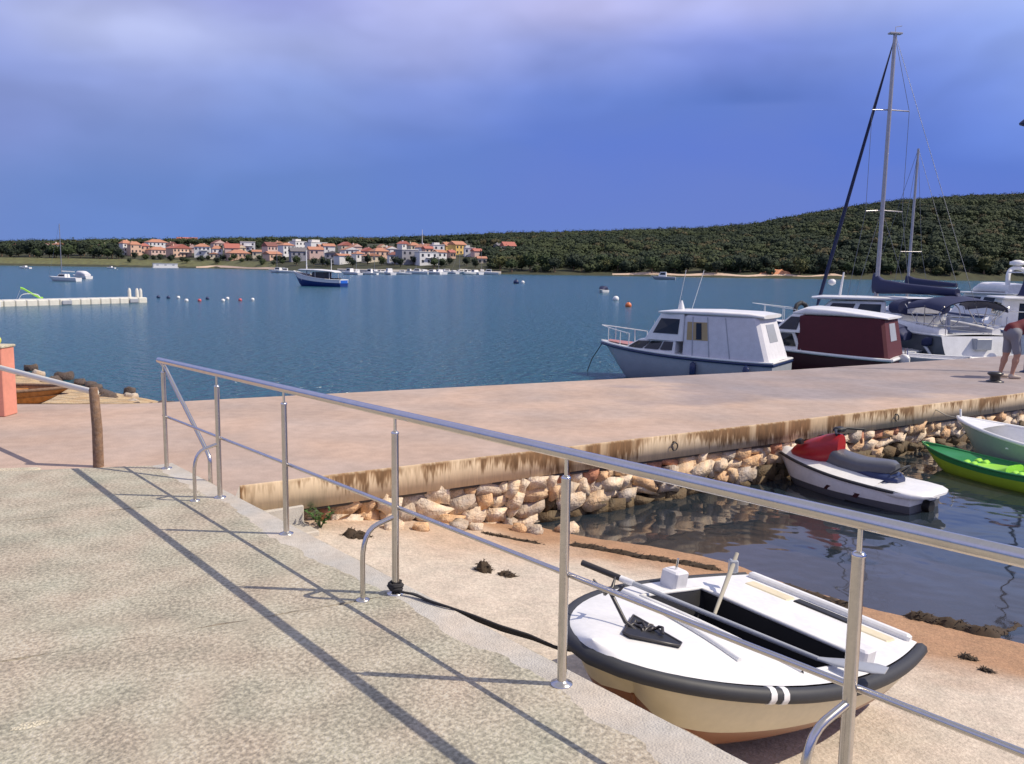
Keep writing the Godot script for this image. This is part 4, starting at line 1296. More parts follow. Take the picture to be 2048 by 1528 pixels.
	part("canopy_top", MB.new().blob([[0.0, 0.72, 1.78, 1.86], [0.4, 0.88, 1.76, 2.02], [1.2, 0.9, 1.77, 1.98], [2.2, 0.88, 1.76, 1.86], [2.6, 0.8, 1.74, 1.8]], 16, 0.5), MT.gel_bright, t)
	part("outboard_cowl", MB.new().blob([[2.78, 0.07, 0.5, 0.72], [2.88, 0.1, 0.46, 0.8], [3.0, 0.09, 0.48, 0.76], [3.06, 0.05, 0.52, 0.7]], 12, 0.6), MT.gel, t)
	part("outboard_leg", MB.new().cbox(Vector3(0, 0.15, 2.92), Vector3(0.07, 0.7, 0.1), 0.02), MT.gel, t)
	part("swim_ladder", MB.new().tube([Vector3(0.5, 0.9, 2.82), Vector3(0.5, 0.05, 2.86), Vector3(0.78, 0.05, 2.86), Vector3(0.78, 0.9, 2.82)], 0.016, 6), MT.steel_bright, t)
	part("rail", MB.new().tube(bend([H.gun(0.3, -0.95), H.gun(0.2, -0.9, 0.4), H.gun(0.0, 0.0, 0.45), H.gun(0.2, 0.9, 0.4), H.gun(0.3, 0.95)]), 0.014, 6), MT.steel_bright, t)
	# hardtop cruiser behind
	t = thing("hardtop_cruiser", "white cruiser with a long flat hardtop and black tyre fender behind the maroon boat", "boat", Vector3(13.0, 0, -33.3), deg_to_rad(70.0))
	H = Hull.new({"L": 7.6, "B": 2.5, "m": 0.55, "a": 1.8, "b": 0.85, "st": 0.9, "sb": 1.15, "ss": 0.85, "dr": 0.3, "rk": 0.6, "e0": 1.0, "e1": 0.4})
	part("hull", H.skin(MB.new(), 0.0, 1.0), MT.hull_white, t)
	part("rub_rail", H.round_gunwale(0.045, -0.04, 0.01, true), MT.hull_navy, t)
	part("deck", H.deck(MB.new(), 0.0, 1.0, -1.0, 1.0, 0.0, 0.04), MT.gel, t)
	cb = hexa(-1.8, 1.0, 0.8, 1.05, 0.95, 1.95, -0.9, 1.0, 0.7, 0.95)
	part("wheelhouse", hexa_mesh(cb), MT.gel, t)
	part("windscreen", hexa_plate(cb, 2, 0.08, 0.92, 0.35, 0.9), MT.glass_dark, t)
	for s in 2:
		for k in [[0.08, 0.44], [0.52, 0.92]]:
			part("side_window", hexa_plate(cb, s, k[0], k[1], 0.4, 0.9), MT.glass_dark, t)
	part("hardtop", MB.new().blob([[-1.6, 0.7, 2.0, 2.06], [-1.2, 1.0, 1.98, 2.12], [1.5, 1.1, 1.98, 2.12], [3.0, 1.05, 1.98, 2.1], [3.2, 0.9, 2.0, 2.06]], 16, 0.45), MT.gel_bright, t)
	for s in [-1, 1]:
		for z in [1.9, 3.0]: part("pillar", MB.new().tube([Vector3(s * 0.95, 0.85, z), Vector3(s * 0.95, 2.02, z)], 0.03, 8), MT.gel, t)
	part("radar_pole", MB.new().tube([Vector3(0, 2.1, -0.6), Vector3(0, 3.0, -0.5)], [0.05, 0.03], 8), MT.gel, t)
	part("searchlight", MB.new().lathe([Vector2(0.03, 0), Vector2(0.14, 0.06), Vector2(0.14, 0.18), Vector2(0.05, 0.24)], 10, Vector3(-0.35, 2.5, -0.9)), MT.gel, t)
	part("tyre_fender", MB.new().tube([Vector3(0.9, 1.5, -2.0) + Vector3(0, 0.28, 0), Vector3(0.9, 1.5, -2.0) + Vector3(-0.15, 0.2, -0.15), Vector3(0.9, 1.5, -2.0) + Vector3(-0.22, 0, -0.22), Vector3(0.9, 1.3, -2.0) + Vector3(-0.15, 0, -0.15), Vector3(0.9, 1.22, -2.0), Vector3(0.9, 1.3, -2.0) + Vector3(0.15, 0, 0.15), Vector3(0.9, 1.5, -2.0) + Vector3(0.22, 0, 0.22), Vector3(0.9, 1.7, -2.0) + Vector3(0.15, 0, 0.15), Vector3(0.9, 1.78, -2.0)], 0.09, 8), MT.rubber, t)
	pulpit(t, H, 0.6)
	# open boat under a blue cover
	t = thing("covered_boat", "motorboat under a folded dark blue bimini with a tilted outboard beside the sailing yacht", "boat", Vector3(11.95, 0, -29.4), deg_to_rad(52.0))
	t.scale = Vector3.ONE * 0.68
	H = Hull.new({"L": 4.8, "B": 1.9, "m": 0.55, "a": 1.8, "b": 0.85, "st": 0.9, "sb": 0.95, "ss": 0.7, "dr": 0.2, "rk": 0.5, "e0": 1.0, "e1": 0.4})
	part("hull", H.skin(MB.new(), 0.0, 1.0), MT.hull_grey, t)
	part("deck", H.deck(MB.new(), 0.0, 1.0, -1.0, 1.0, 0.0, 0.05), MT.gel, t)
	part("gunwale", H.round_gunwale(0.035, 0.0, 0.0, true), MT.gel, t)
	part("console_cover", MB.new().blob([[-0.9, 0.4, 0.85, 1.2], [-0.5, 0.75, 0.8, 1.5], [0.2, 0.85, 0.8, 1.55], [0.9, 0.7, 0.78, 1.2], [1.3, 0.5, 0.75, 0.95]], 16, 0.7), MT.canvas, t)
	part("bimini", MB.new().blob([[-0.5, 0.8, 1.85, 1.95], [0.1, 0.9, 1.8, 2.12], [0.9, 0.92, 1.78, 2.1], [1.6, 0.85, 1.6, 1.85]], 16, 0.6), MT.navy, t)
	part("folded_cover", MB.new().blob([[1.3, 0.85, 1.3, 1.75], [1.6, 0.9, 1.15, 1.8], [1.85, 0.8, 1.2, 1.6]], 14, 0.7), MT.navy, t)
	for s in [-1, 1]:
		for z in [-0.3, 1.3]: part("bow_frame", MB.new().tube([Vector3(s * 0.85, 0.75, 0.5), Vector3(s * 0.85, 1.9, z)], 0.016, 6), MT.steel, t)
	part("outboard_cowl", MB.new().blob([[2.5, 0.12, 1.0, 1.3], [2.7, 0.17, 0.95, 1.42], [2.95, 0.12, 1.05, 1.4]], 12, 0.6), MT.navy, t)
	part("outboard_leg", MB.new().tube([Vector3(0, 1.05, 2.6), Vector3(0, 0.45, 3.0), Vector3(0, 0.3, 3.15)], [0.08, 0.06, 0.03], 8), MT.gel, t)
	# small tender
	t = thing("tender", "small white tender with a blue grey side lying astern of the covered motorboat", "dinghy", Vector3(12.2, 0, -26.0), deg_to_rad(62.0))
	H = Hull.new({"L": 2.6, "B": 1.3, "m": 0.5, "a": 1.9, "b": 0.8, "st": 0.9, "sb": 0.62, "ss": 0.55, "dr": 0.15, "rk": 0.3, "e0": 0.9, "e1": 0.4})
	open_boat(t, H, MT.hull_grey, MT.gel, MT.gel_bright, [0.4, 0.7])
	make_yacht()

func make_yacht():
	# big yacht: stern to us
	var stern = Vector3(14.9, 0, -28.0)
	var bow = Vector3(13.2, 0, -38.6)
	var d = bow - stern
	var t = thing("sailing_yacht", "grey hulled sailing yacht with a tall mast, furled blue jib and white open stern", "yacht", (stern + bow) * 0.5, yaw_of(d.x, d.z))
	var L = d.length()
	var H = Hull.new({"L": L, "B": 3.2, "m": 0.6, "a": 1.8, "b": 0.9, "st": 0.8, "sb": 1.3, "ss": 1.02, "sag": 0.04, "dr": 0.35, "rk": 1.0, "trk": -0.55, "e0": 1.1, "e1": 0.55})
	part("hull", H.skin(MB.new(), 0.0, 1.0, 26, 8, false), MT.hull_dark_grey, t)
	# white reverse transom
	var tm = MB.new()
	for j in 8:
		var v0 = j / 8.0; var v1 = (j + 1) / 8.0
		tm.quad(H.pt(1, v0, 1), H.pt(1, v0, -1), H.pt(1, v1, -1), H.pt(1, v1, 1))
	part("transom", tm, MT.gel_bright, t)
	var zs = L / 2
	part("transom_step", MB.new().cbox(Vector3(0, 0.36, zs + 0.3), Vector3(1.2, 0.06, 0.4), 0.02), MT.gel, t)
	part("transom_recess", MB.new().cbox(Vector3(0.05, 0.78, zs + 0.12), Vector3(0.55, 0.36, 0.3), 0.02), MT.hull_grey, t)
	part("horseshoe_buoy", MB.new().tube(bend([Vector3(0.72, 0.5, zs + 0.4), Vector3(0.72, 0.95, zs + 0.3), Vector3(0.98, 0.95, zs + 0.3), Vector3(0.98, 0.5, zs + 0.4)]), 0.05, 8), MT.canvas, t)
	part("toe_rail", H.round_gunwale(0.035, 0.01), MT.gel, t)
	part("deck", H.deck(MB.new(), 0.0, 1.0, -1.0, 1.0, 0.0, 0.06), MT.gel, t)
	var cb = hexa(-1.9, 2.4, 0.55, 1.0, 1.1, 1.6, -1.3, 2.4, 0.45, 0.88)
	part("coachroof", hexa_mesh(cb, 0.06), MT.gel_bright, t)
	for s in 2:
		for k in [[0.12, 0.42], [0.5, 0.86]]: part("cabin_window", hexa_plate(cb, s, k[0], k[1], 0.35, 0.75), MT.glass_dark, t)
	for s in [-1, 1]:
		part("cockpit_coaming", MB.new().blob([[2.3, 0.16, 1.0, 1.4], [3.4, 0.18, 1.0, 1.36], [zs - 0.4, 0.16, 0.95, 1.24]], 10, 0.6, s * 0.95), MT.gel_bright, t)
	part("cockpit_floor", MB.new().cbox(Vector3(0, 1.09, 3.8), Vector3(1.4, 0.03, 2.6), 0.01), MT.hull_grey, t)
	part("wheel", MB.new().tube(ring(Vector3(0, 1.62, 3.9), 0.38, 20), 0.018, 6, false), MT.steel_bright, t)
	part("pedestal", MB.new().tube([Vector3(0, 1.05, 3.8), Vector3(0, 1.62, 3.84)], [0.12, 0.06], 10), MT.gel, t)
	# spray hood and bimini in navy
	var sp = MB.new()
	sp.blob([[1.5, 0.7, 1.55, 1.75], [1.9, 1.0, 1.5, 2.1], [2.5, 1.02, 1.5, 2.12]], 16, 0.75)
	part("spray_hood", sp, MT.navy, t)
	part("spray_hood_window", MB.new().cbox(Vector3(0, 1.8, 2.52), Vector3(1.3, 0.4, 0.03), 0.01), MT.canvas, t)
	var bm = MB.new()
	var rings = []
	for i in 7:
		var z = lerp(3.1, 5.2, i / 6.0)
		var q = []
		for j in 11:
			var a = PI * j / 10.0
			q.append(Vector3(cos(a) * 1.15, 1.92 + 0.36 * sin(a) - 0.04 * abs(i - 3.0), z))
		rings.append(q)
	bm.loft(rings, false, false, false, true)
	for r in rings:
		for k in r.size(): r[k] = r[k] + Vector3(0, -0.03, 0)
	bm.loft(rings, false, false, false, true)
	part("bimini", bm, MT.navy, t)
	for s in [-1, 1]:
		for z in [3.1, 4.2, 5.2]: part("bimini_frame", MB.new().tube([Vector3(s * 1.05, 1.1, 4.1), Vector3(s * 1.14, 1.95, z)], 0.015, 6), MT.steel, t)
	# stern rail
	var sr = MB.new()
	for h in [0.32, 0.62]:
		sr.tube(bend([Vector3(-1.1, 1.05 + h, 3.6), Vector3(-1.05, 1.02 + h, zs - 0.1), Vector3(-0.35, 1.02 + h, zs + 0.02)]), 0.014, 6)
		sr.tube(bend([Vector3(1.1, 1.05 + h, 3.6), Vector3(1.05, 1.02 + h, zs - 0.1), Vector3(0.35, 1.02 + h, zs + 0.02)]), 0.014, 6)
	for s in [-1, 1]:
		for z in [3.7, 4.6, zs - 0.12]: sr.tube([Vector3(s * 1.07, 1.0, z), Vector3(s * 1.07, 1.65, z)], 0.014, 6)
	part("stern_rail", sr, MT.steel_bright, t)
	# rig
	var zm = -0.55
	var mp = part("mast", MB.new().tube([Vector3(0, 1.5, zm), Vector3(0, 11.75, zm + 0.1)], [0.085, 0.07], 10), MT.mast, t)
	for h in [5.3, 9.0]:
		part("spreader", MB.new().tube([Vector3(-0.75, h, zm + 0.15), Vector3(0, h + 0.05, zm), Vector3(0.75, h, zm + 0.15)], 0.025, 6), MT.mast, mp)
	part("wind_vane", MB.new().tube([Vector3(0, 11.75, zm + 0.1), Vector3(0, 12.0, zm + 0.1), Vector3(0.25, 12.05, zm + 0.1)], 0.012, 5), MT.mast, mp)
	part("masthead", MB.new().cbox(Vector3(0, 11.77, zm + 0.1), Vector3(0.5, 0.06, 0.2), 0.01), MT.mast, mp)
	var jb = Vector3(0, 1.35, -L / 2 + 0.25)
	var jt = Vector3(0, 11.45, zm)
	part("furled_jib", MB.new().tube([jb, jb.lerp(jt, 0.05), jb.lerp(jt, 0.3), jb.lerp(jt, 0.8), jb.lerp(jt, 0.96), jt], [0.03, 0.075, 0.078, 0.055, 0.03, 0.012], 8), MT.navy, t)
	part("boom", MB.new().tube([Vector3(0, 2.35, zm), Vector3(0, 2.3, 4.3)], 0.06, 8), MT.mast, t)
	part("sail_cover", MB.new().blob([[zm - 0.2, 0.1, 2.2, 3.0], [zm + 0.4, 0.17, 2.2, 2.75], [1.5, 0.16, 2.25, 2.62], [4.2, 0.1, 2.26, 2.5]], 12, 0.8), MT.navy, t)
	var rig = MB.new()
	for s in [-1, 1]:
		rig.tube([Vector3(s * 1.45, 1.1, zm + 0.2), Vector3(s * 0.75, 5.3, zm + 0.15), Vector3(s * 0.75, 9.0, zm + 0.15), Vector3(0, 11.7, zm + 0.1)], 0.009, 5)
		rig.tube([Vector3(s * 1.4, 1.1, zm + 0.5), Vector3(0, 5.4, zm)], 0.009, 5)
	rig.tube([Vector3(0, 11.75, zm + 0.1), Vector3(0, 1.6, zs)], 0.009, 5)
	part("rigging", rig, MT.hull_dark_grey, t)
	# ketch-like neighbour farther off
	t = thing("second_yacht", "white sailing boat with a shorter mast and blue sail cover behind the grey yacht", "yacht", Vector3(20.6, 0, -45.5), deg_to_rad(10))
	H = Hull.new({"L": 8.5, "B": 2.7, "m": 0.55, "a": 1.8, "b": 0.9, "st": 0.7, "sb": 1.2, "ss": 0.95, "dr": 0.3, "rk": 0.8, "e0": 1.1, "e1": 0.5})
	part("hull", H.skin(MB.new()), MT.hull_white, t)
	part("deck", H.deck(MB.new(), 0.0, 1.0, -1.0, 1.0, 0.0, 0.06), MT.gel, t)
	part("coachroof", hexa_mesh(hexa(-1.6, 1.6, 0.5, 0.8, 1.0, 1.5, -1.1, 1.6, 0.4, 0.7), 0.05), MT.gel_bright, t)
	mp = part("mast", MB.new().tube([Vector3(0, 1.4, -0.4), Vector3(0, 9.3, -0.3)], [0.075, 0.06], 8), MT.mast, t)
	part("spreader", MB.new().tube([Vector3(-0.6, 4.1, -0.3), Vector3(0.6, 4.1, -0.3)], 0.025, 6), MT.mast, mp)
	part("sail_cover", MB.new().blob([[-0.5, 0.1, 2.3, 2.9], [0.2, 0.16, 2.3, 2.75], [3.4, 0.09, 2.35, 2.55]], 12, 0.8), MT.navy, t)
	rig = MB.new()
	rig.tube([Vector3(0, 9.3, -0.3), Vector3(0, 1.1, 4.2)], 0.01, 5)
	rig.tube([Vector3(0, 9.3, -0.3), Vector3(0, 1.2, -4.2)], 0.01, 5)
	for s in [-1, 1]: rig.tube([Vector3(s * 1.2, 1.1, 0), Vector3(s * 0.6, 4.1, -0.3), Vector3(0, 9.2, -0.3)], 0.01, 5)
	part("rigging", rig, MT.hull_dark_grey, t)
	# flybridge boat with radar arch
	flybridge("flybridge_boat", "white flybridge motorboat with a tall radar arch behind the yacht's cockpit", Vector3(22.6, 0, -41.5), deg_to_rad(20), 8.0, true)
	flybridge("fishing_cruiser", "white fishing cruiser with a blue pole cover behind the person on the pier", Vector3(19.2, 0, -33.5), deg_to_rad(-15), 6.4, false)

func ring(c, r, n):
	var o = []
	for i in n + 1: o.append(c + Vector3(cos(TAU * i / n) * r, sin(TAU * i / n) * r, 0))
	return o

func flybridge(nm, label, at, yaw, L, arch):
	var t = thing(nm, label, "boat", at, yaw)
	var H = Hull.new({"L": L, "B": L * 0.35, "m": 0.55, "a": 1.8, "b": 0.85, "st": 0.9, "sb": 1.3, "ss": 1.0, "dr": 0.3, "rk": 0.7, "e0": 1.0, "e1": 0.4})
	part("hull", H.skin(MB.new()), MT.hull_white, t)
	part("rub_rail", H.round_gunwale(0.05, -0.03, 0.01, true), MT.hull_navy, t)
	part("deck", H.deck(MB.new(), 0.0, 1.0, -1.0, 1.0, 0.0, 0.05), MT.gel, t)
	var cb = hexa(-L * 0.22, L * 0.2, L * 0.1, L * 0.135, 1.1, 2.1, -L * 0.12, L * 0.2, L * 0.09, L * 0.125)
	part("cabin", hexa_mesh(cb, 0.06), MT.gel_bright, t)
	part("windscreen", hexa_plate(cb, 2, 0.08, 0.92, 0.35, 0.88), MT.glass_dark, t)
	part("rear_door", hexa_plate(cb, 3, 0.35, 0.65, 0.08, 0.85), MT.glass_dark, t)
	for s in 2:
		for k in [[0.1, 0.46], [0.54, 0.9]]: part("side_window", hexa_plate(cb, s, k[0], k[1], 0.4, 0.85), MT.glass_dark, t)
	part("roof", MB.new().cbox(Vector3(0, 2.14, L * 0.06), Vector3(L * 0.27, 0.07, L * 0.4), 0.03), MT.gel_bright, t)
	if arch:
		part("flybridge_coaming", MB.new().blob([[-0.6, 0.6, 2.15, 2.4], [0.0, 0.9, 2.15, 2.65], [1.6, 0.9, 2.15, 2.55]], 14, 0.5), MT.gel, t)
		part("radar_arch", MB.new().tube(bend([Vector3(-0.8, 2.15, 1.5), Vector3(-0.55, 3.3, 1.2), Vector3(0.55, 3.3, 1.2), Vector3(0.8, 2.15, 1.5)]), 0.1, 8), MT.gel_bright, t)
		part("radar_dome", MB.new().lathe([Vector2(0.1, 0), Vector2(0.32, 0.05), Vector2(0.32, 0.18), Vector2(0.1, 0.26)], 14, Vector3(0, 3.4, 1.2)), MT.gel_bright, t)
		part("sun_top", MB.new().cbox(Vector3(0.2, 3.1, 2.2), Vector3(2.4, 0.06, 1.2), 0.02), MT.canvas, t)
	else:
		part("pole", MB.new().tube([Vector3(0.2, 2.15, 0.2), Vector3(0.2, 3.2, 0.2)], 0.03, 6), MT.mast, t)
		part("pole_cover", MB.new().lathe([Vector2(0.3, 0), Vector2(0.22, 0.1), Vector2(0.1, 0.5), Vector2(0.07, 0.8)], 10, Vector3(0.2, 2.2, 0.2)), MT.navy, t)
		part("aft_rail", MB.new().tube(bend([H.gun(0.7, -0.95), H.gun(0.75, -0.95, 0.7), H.gun(0.98, -0.9, 0.7), H.gun(0.98, 0.9, 0.7), H.gun(0.75, 0.95, 0.7), H.gun(0.7, 0.95)]), 0.02, 6), MT.steel_bright, t)

# ------------------------------------------------------------------ person, lamp, bollard on the pier
# bones: [a, b, ra, rb, colour index]; meshed as one skin by surface nets
func skin_nets(st, bones, lo, hi, cell, pal, k = 0.03):
	var n = ((hi - lo) / cell).ceil()
	var nx = int(n.x) + 1; var ny = int(n.y) + 1; var nz = int(n.z) + 1
	var f = PackedFloat32Array()
	f.resize(nx * ny * nz)
	f.fill(1.0)
	var own = PackedInt32Array()
	own.resize(nx * ny * nz)
	for bi in bones.size():
		var b = bones[bi]
		var pad = max(b[2], b[3]) + 0.06
		var l = (b[0].min(b[1]) - Vector3.ONE * pad - lo) / cell
		var h = (b[0].max(b[1]) + Vector3.ONE * pad - lo) / cell
		var ab = b[1] - b[0]
		var d2 = max(ab.length_squared(), 1e-9)
		for x in range(max(0, int(l.x)), min(nx, int(h.x) + 2)):
			for y in range(max(0, int(l.y)), min(ny, int(h.y) + 2)):
				for z in range(max(0, int(l.z)), min(nz, int(h.z) + 2)):
					var p = lo + Vector3(x, y, z) * cell
					var t = clamp((p - b[0]).dot(ab) / d2, 0.0, 1.0)
					var d = p.distance_to(b[0] + ab * t) - lerp(b[2], b[3], t)
					var i = (x * ny + y) * nz + z
					var o = f[i]
					if d < o: own[i] = b[4]
					var m = max(k - abs(d - o), 0.0) / k
					f[i] = min(d, o) - m * m * k * 0.25
	var vid = {}
	for x in nx - 1:
		for y in ny - 1:
			for z in nz - 1:
				var i0 = (x * ny + y) * nz + z
				var s = 0
				var v = []
				for c in 8:
					var val = f[i0 + (c & 1) * ny * nz + ((c >> 1) & 1) * nz + ((c >> 2) & 1)]
					v.append(val)
					if val < 0: s += 1
				if s == 0 or s == 8: continue
				var sum = Vector3.ZERO
				var cnt = 0
				for a in 8:
					for e in [1, 2, 4]:
						if a & e: continue
						var va = v[a]; var vb = v[a | e]
						if (va < 0) != (vb < 0):
							var t = va / (va - vb)
							var pa = Vector3(a & 1, (a >> 1) & 1, (a >> 2) & 1); var pb = Vector3((a | e) & 1, ((a | e) >> 1) & 1, ((a | e) >> 2) & 1)
							sum += pa.lerp(pb, t); cnt += 1
				vid[i0] = [lo + (Vector3(x, y, z) + sum / cnt) * cell, own[i0]]
	for key in vid:
		var x = key / (ny * nz); var y = (key / nz) % ny; var z = key % nz
		for ax in 3:
			var step = [ny * nz, nz, 1][ax]
			var a = [nz, 1, ny * nz][ax]; var b = [1, ny * nz, nz][ax]
			if (f[key] < 0) != (f[key + step] < 0):
				var q = [key, key - a, key - a - b, key - b]
				var ok = true
				for e in q: ok = ok and vid.has(e)
				if not ok: continue
				if f[key] >= 0: q.reverse()
				for e in [0, 1, 2, 0, 2, 3]:
					st.set_color(pal[vid[q[e]][1]])
					st.add_vertex(vid[q[e]][0])

func make_pier_things():
	var r = RandomNumberGenerator.new()
	r.seed = 77
	var pal = [Color(0.42, 0.23, 0.16), Color(0.13, 0.012, 0.022), Color(0.2, 0.2, 0.23), Color(0.45, 0.38, 0.32), Color(0.03, 0.02, 0.015)]
	var P = Vector3(10.6, pier_y(10.6), -18.6)
	var t = thing("person", "person in a dark red shirt and grey shorts bending over at the pier edge", "person", P)
	var hip = Vector3(0.02, 1.02, 0.0)
	var sh = Vector3(0.5, 1.2, -0.02)
	var bones = [[hip + Vector3(0, 0.02, 0), hip.lerp(sh, 0.4), 0.155, 0.14, 1], [hip.lerp(sh, 0.4), sh, 0.15, 0.155, 1], [hip + Vector3(0, -0.06, -0.06), hip + Vector3(0, -0.06, 0.06), 0.15, 0.15, 2]]
	for s in [-1.0, 1.0]:
		var hz = hip + Vector3(0.0, -0.06, 0.1 * s)
		var kn = Vector3(0.05 + 0.05 * s, 0.53, 0.12 * s)
		var an = Vector3(-0.04 + 0.06 * s, 0.1, 0.12 * s)
		bones.append([hz, hz.lerp(kn, 0.85), 0.105, 0.085, 2])
		bones.append([hz.lerp(kn, 0.8), kn, 0.065, 0.058, 0])
		bones.append([kn, kn.lerp(an, 0.35), 0.056, 0.06, 0])
		bones.append([kn.lerp(an, 0.35), an, 0.06, 0.038, 0])
		bones.append([an + Vector3(-0.03, -0.05, 0), an + Vector3(0.16, -0.065, 0.01 * s), 0.046, 0.036, 3])
		var shd = sh + Vector3(-0.02, -0.01, 0.19 * s)
		var el = Vector3(0.62, 0.9, 0.2 * s)
		var wr = Vector3(0.68, 0.64, 0.12 * s)
		bones.append([sh, shd, 0.11, 0.075, 1])
		bones.append([shd, shd.lerp(el, 0.6), 0.072, 0.06, 1])
		bones.append([shd.lerp(el, 0.55), el, 0.046, 0.042, 0])
		bones.append([el, wr, 0.042, 0.028, 0])
	bones.append([sh, Vector3(0.66, 1.2, -0.01), 0.065, 0.058, 0])
	var mb = MB.new()
	skin_nets(mb.st, bones, Vector3(-0.35, -0.03, -0.42), Vector3(0.95, 1.5, 0.42), 0.022, pal, 0.04)
	# hands with five fingers each
	for s in [-1.0, 1.0]:
		var wr = Vector3(0.68, 0.64, 0.12 * s)
		var hb = [[wr + Vector3(0, 0.02, 0), wr + Vector3(0.01, -0.09, 0), 0.026, 0.034, 0]]
		var lens = [0.07, 0.082, 0.078, 0.06]
		for i in 4:
			var k0 = wr + Vector3(-0.03 + 0.02 * i, -0.09, 0)
			var k1 = k0 + Vector3(-0.004 + 0.004 * i, -lens[i] * 0.5, -0.008 * s)
			hb.append([k0, k1, 0.0095, 0.009, 0])
			hb.append([k1, k1 + Vector3(0, -lens[i] * 0.45, -0.026 * s), 0.009, 0.0075, 0])
		var th = wr + Vector3(0.028, -0.03, -0.01 * s)
		hb.append([th, th + Vector3(0.028, -0.035, -0.012 * s), 0.012, 0.0105, 0])
		hb.append([th + Vector3(0.028, -0.035, -0.012 * s), th + Vector3(0.03, -0.068, -0.022 * s), 0.0105, 0.0085, 0])
		skin_nets(mb.st, hb, wr + Vector3(-0.1, -0.22, -0.08), wr + Vector3(0.12, 0.06, 0.08), 0.005, pal, 0.006)
	# head turned down toward the hands
	var hc = Vector3(0.78, 1.17, 0)
	var fd = Vector3(0.55, -0.83, 0).normalized()
	var up = Vector3(0.83, 0.55, 0)
	var head = [[hc, hc + up * 0.05, 0.085, 0.092, 0], [hc + fd * 0.03 - up * 0.06, hc + fd * 0.04 - up * 0.09, 0.06, 0.042, 0], [hc + fd * 0.085 - up * 0.0, hc + fd * 0.105 - up * 0.035, 0.01, 0.016, 0], [hc + fd * 0.082 - up * 0.068 + Vector3(0, 0, -0.02), hc + fd * 0.082 - up * 0.068 + Vector3(0, 0, 0.02), 0.011, 0.011, 0]]
	for s in [-1.0, 1.0]:
		head.append([hc + Vector3(0, 0, 0.092 * s) + up * 0.015, hc + Vector3(0, 0, 0.096 * s) - up * 0.03, 0.016, 0.012, 0])
		head.append([hc + fd * 0.083 + up * 0.012 + Vector3(0, 0, 0.032 * s), hc + fd * 0.085 + up * 0.012 + Vector3(0, 0, 0.034 * s), 0.011, 0.011, 4])
	skin_nets(mb.st, head, hc - Vector3.ONE * 0.2, hc + Vector3.ONE * 0.2, 0.008, pal, 0.02)
	var pm = mat("person", lin(1, 1, 1), 0.75)
	pm.vertex_color_use_as_albedo = true
	part("body", mb, pm, t)
	var hr = MB.new()
	skin_nets(hr.st, [[hc - fd * 0.02 + up * 0.02, hc - fd * 0.01 + up * 0.07, 0.096, 0.088, 4], [hc - fd * 0.05, hc - fd * 0.05 - up * 0.04, 0.07, 0.055, 4]], hc - Vector3.ONE * 0.22, hc + Vector3.ONE * 0.22, 0.012, pal, 0.02)
	part("hair", hr, pm, t)
	# mooring bollard
	var bo = thing("mooring_bollard", "squat dark iron mooring bollard on the pier by the bending person's feet", "bollard", Vector3(9.95, pier_y(9.95), -17.9))
	part("base", MB.new().lathe([Vector2(0.17, 0), Vector2(0.17, 0.02), Vector2(0.12, 0.04), Vector2(0.1, 0.05)], 18), MT.iron, bo)
	part("drum", MB.new().lathe([Vector2(0.1, 0.04), Vector2(0.095, 0.12), Vector2(0.15, 0.16), Vector2(0.15, 0.19), Vector2(0.08, 0.215)], 18), MT.iron, bo)
	# lamp post at the edge of the view
	var lp = thing("lamp_post", "slim dark lamp post standing on the pier beside the bending person", "lamp post", Vector3(11.7, pier_y(11.6), -19.75))
	part("column", MB.new().tube([Vector3.ZERO, Vector3(0, 1.1, 0), Vector3(0, 1.15, 0), Vector3(0, 7.0, 0)], [0.085, 0.08, 0.055, 0.04], 12), MT.hull_navy, lp)
	part("base_plate", MB.new().lathe([Vector2(0.16, 0), Vector2(0.16, 0.02), Vector2(0.09, 0.05)], 16), MT.hull_navy, lp)
	part("arm", MB.new().tube([Vector3(0, 5.45, 0), Vector3(-0.42, 5.5, 0)], 0.025, 8), MT.hull_navy, lp)
	part("lantern", MB.new().lathe([Vector2(0.05, 0.12), Vector2(0.16, 0.02), Vector2(0.15, -0.02), Vector2(0.05, -0.06)], 14, Vector3(-0.5, 5.48, 0)), MT.hull_navy, lp)
	part("head", MB.new().lathe([Vector2(0.04, 0.0), Vector2(0.2, 0.1), Vector2(0.2, 0.16), Vector2(0.03, 0.3)], 14, Vector3(0, 6.95, 0)), MT.hull_navy, lp)
	# small cleats with rings on the pier face
	for k in [[2.1, 0.2], [6.2, 0.2]]:
		var c = thing("mooring_ring", "rusty mooring ring hanging on the pier's stained edge beam above the " + ("jet ski" if k[0] < 4 else "rowing boat"), "mooring ring", Vector3(k[0], pier_y(k[0]) - 0.1, near_z(k[0])) + Vector3(0.68, 0, 1).normalized() * 0.015, atan2(0.68, 1.0))
		part("bolt", MB.new().tube([Vector3(0, 0, -0.02), Vector3(0, 0, 0.035)], 0.012, 8), MT.iron, c)
		part("ring", MB.new().tube(ring(Vector3(0, -0.055, 0.03), 0.05, 16), 0.009, 6, false), MT.iron, c)

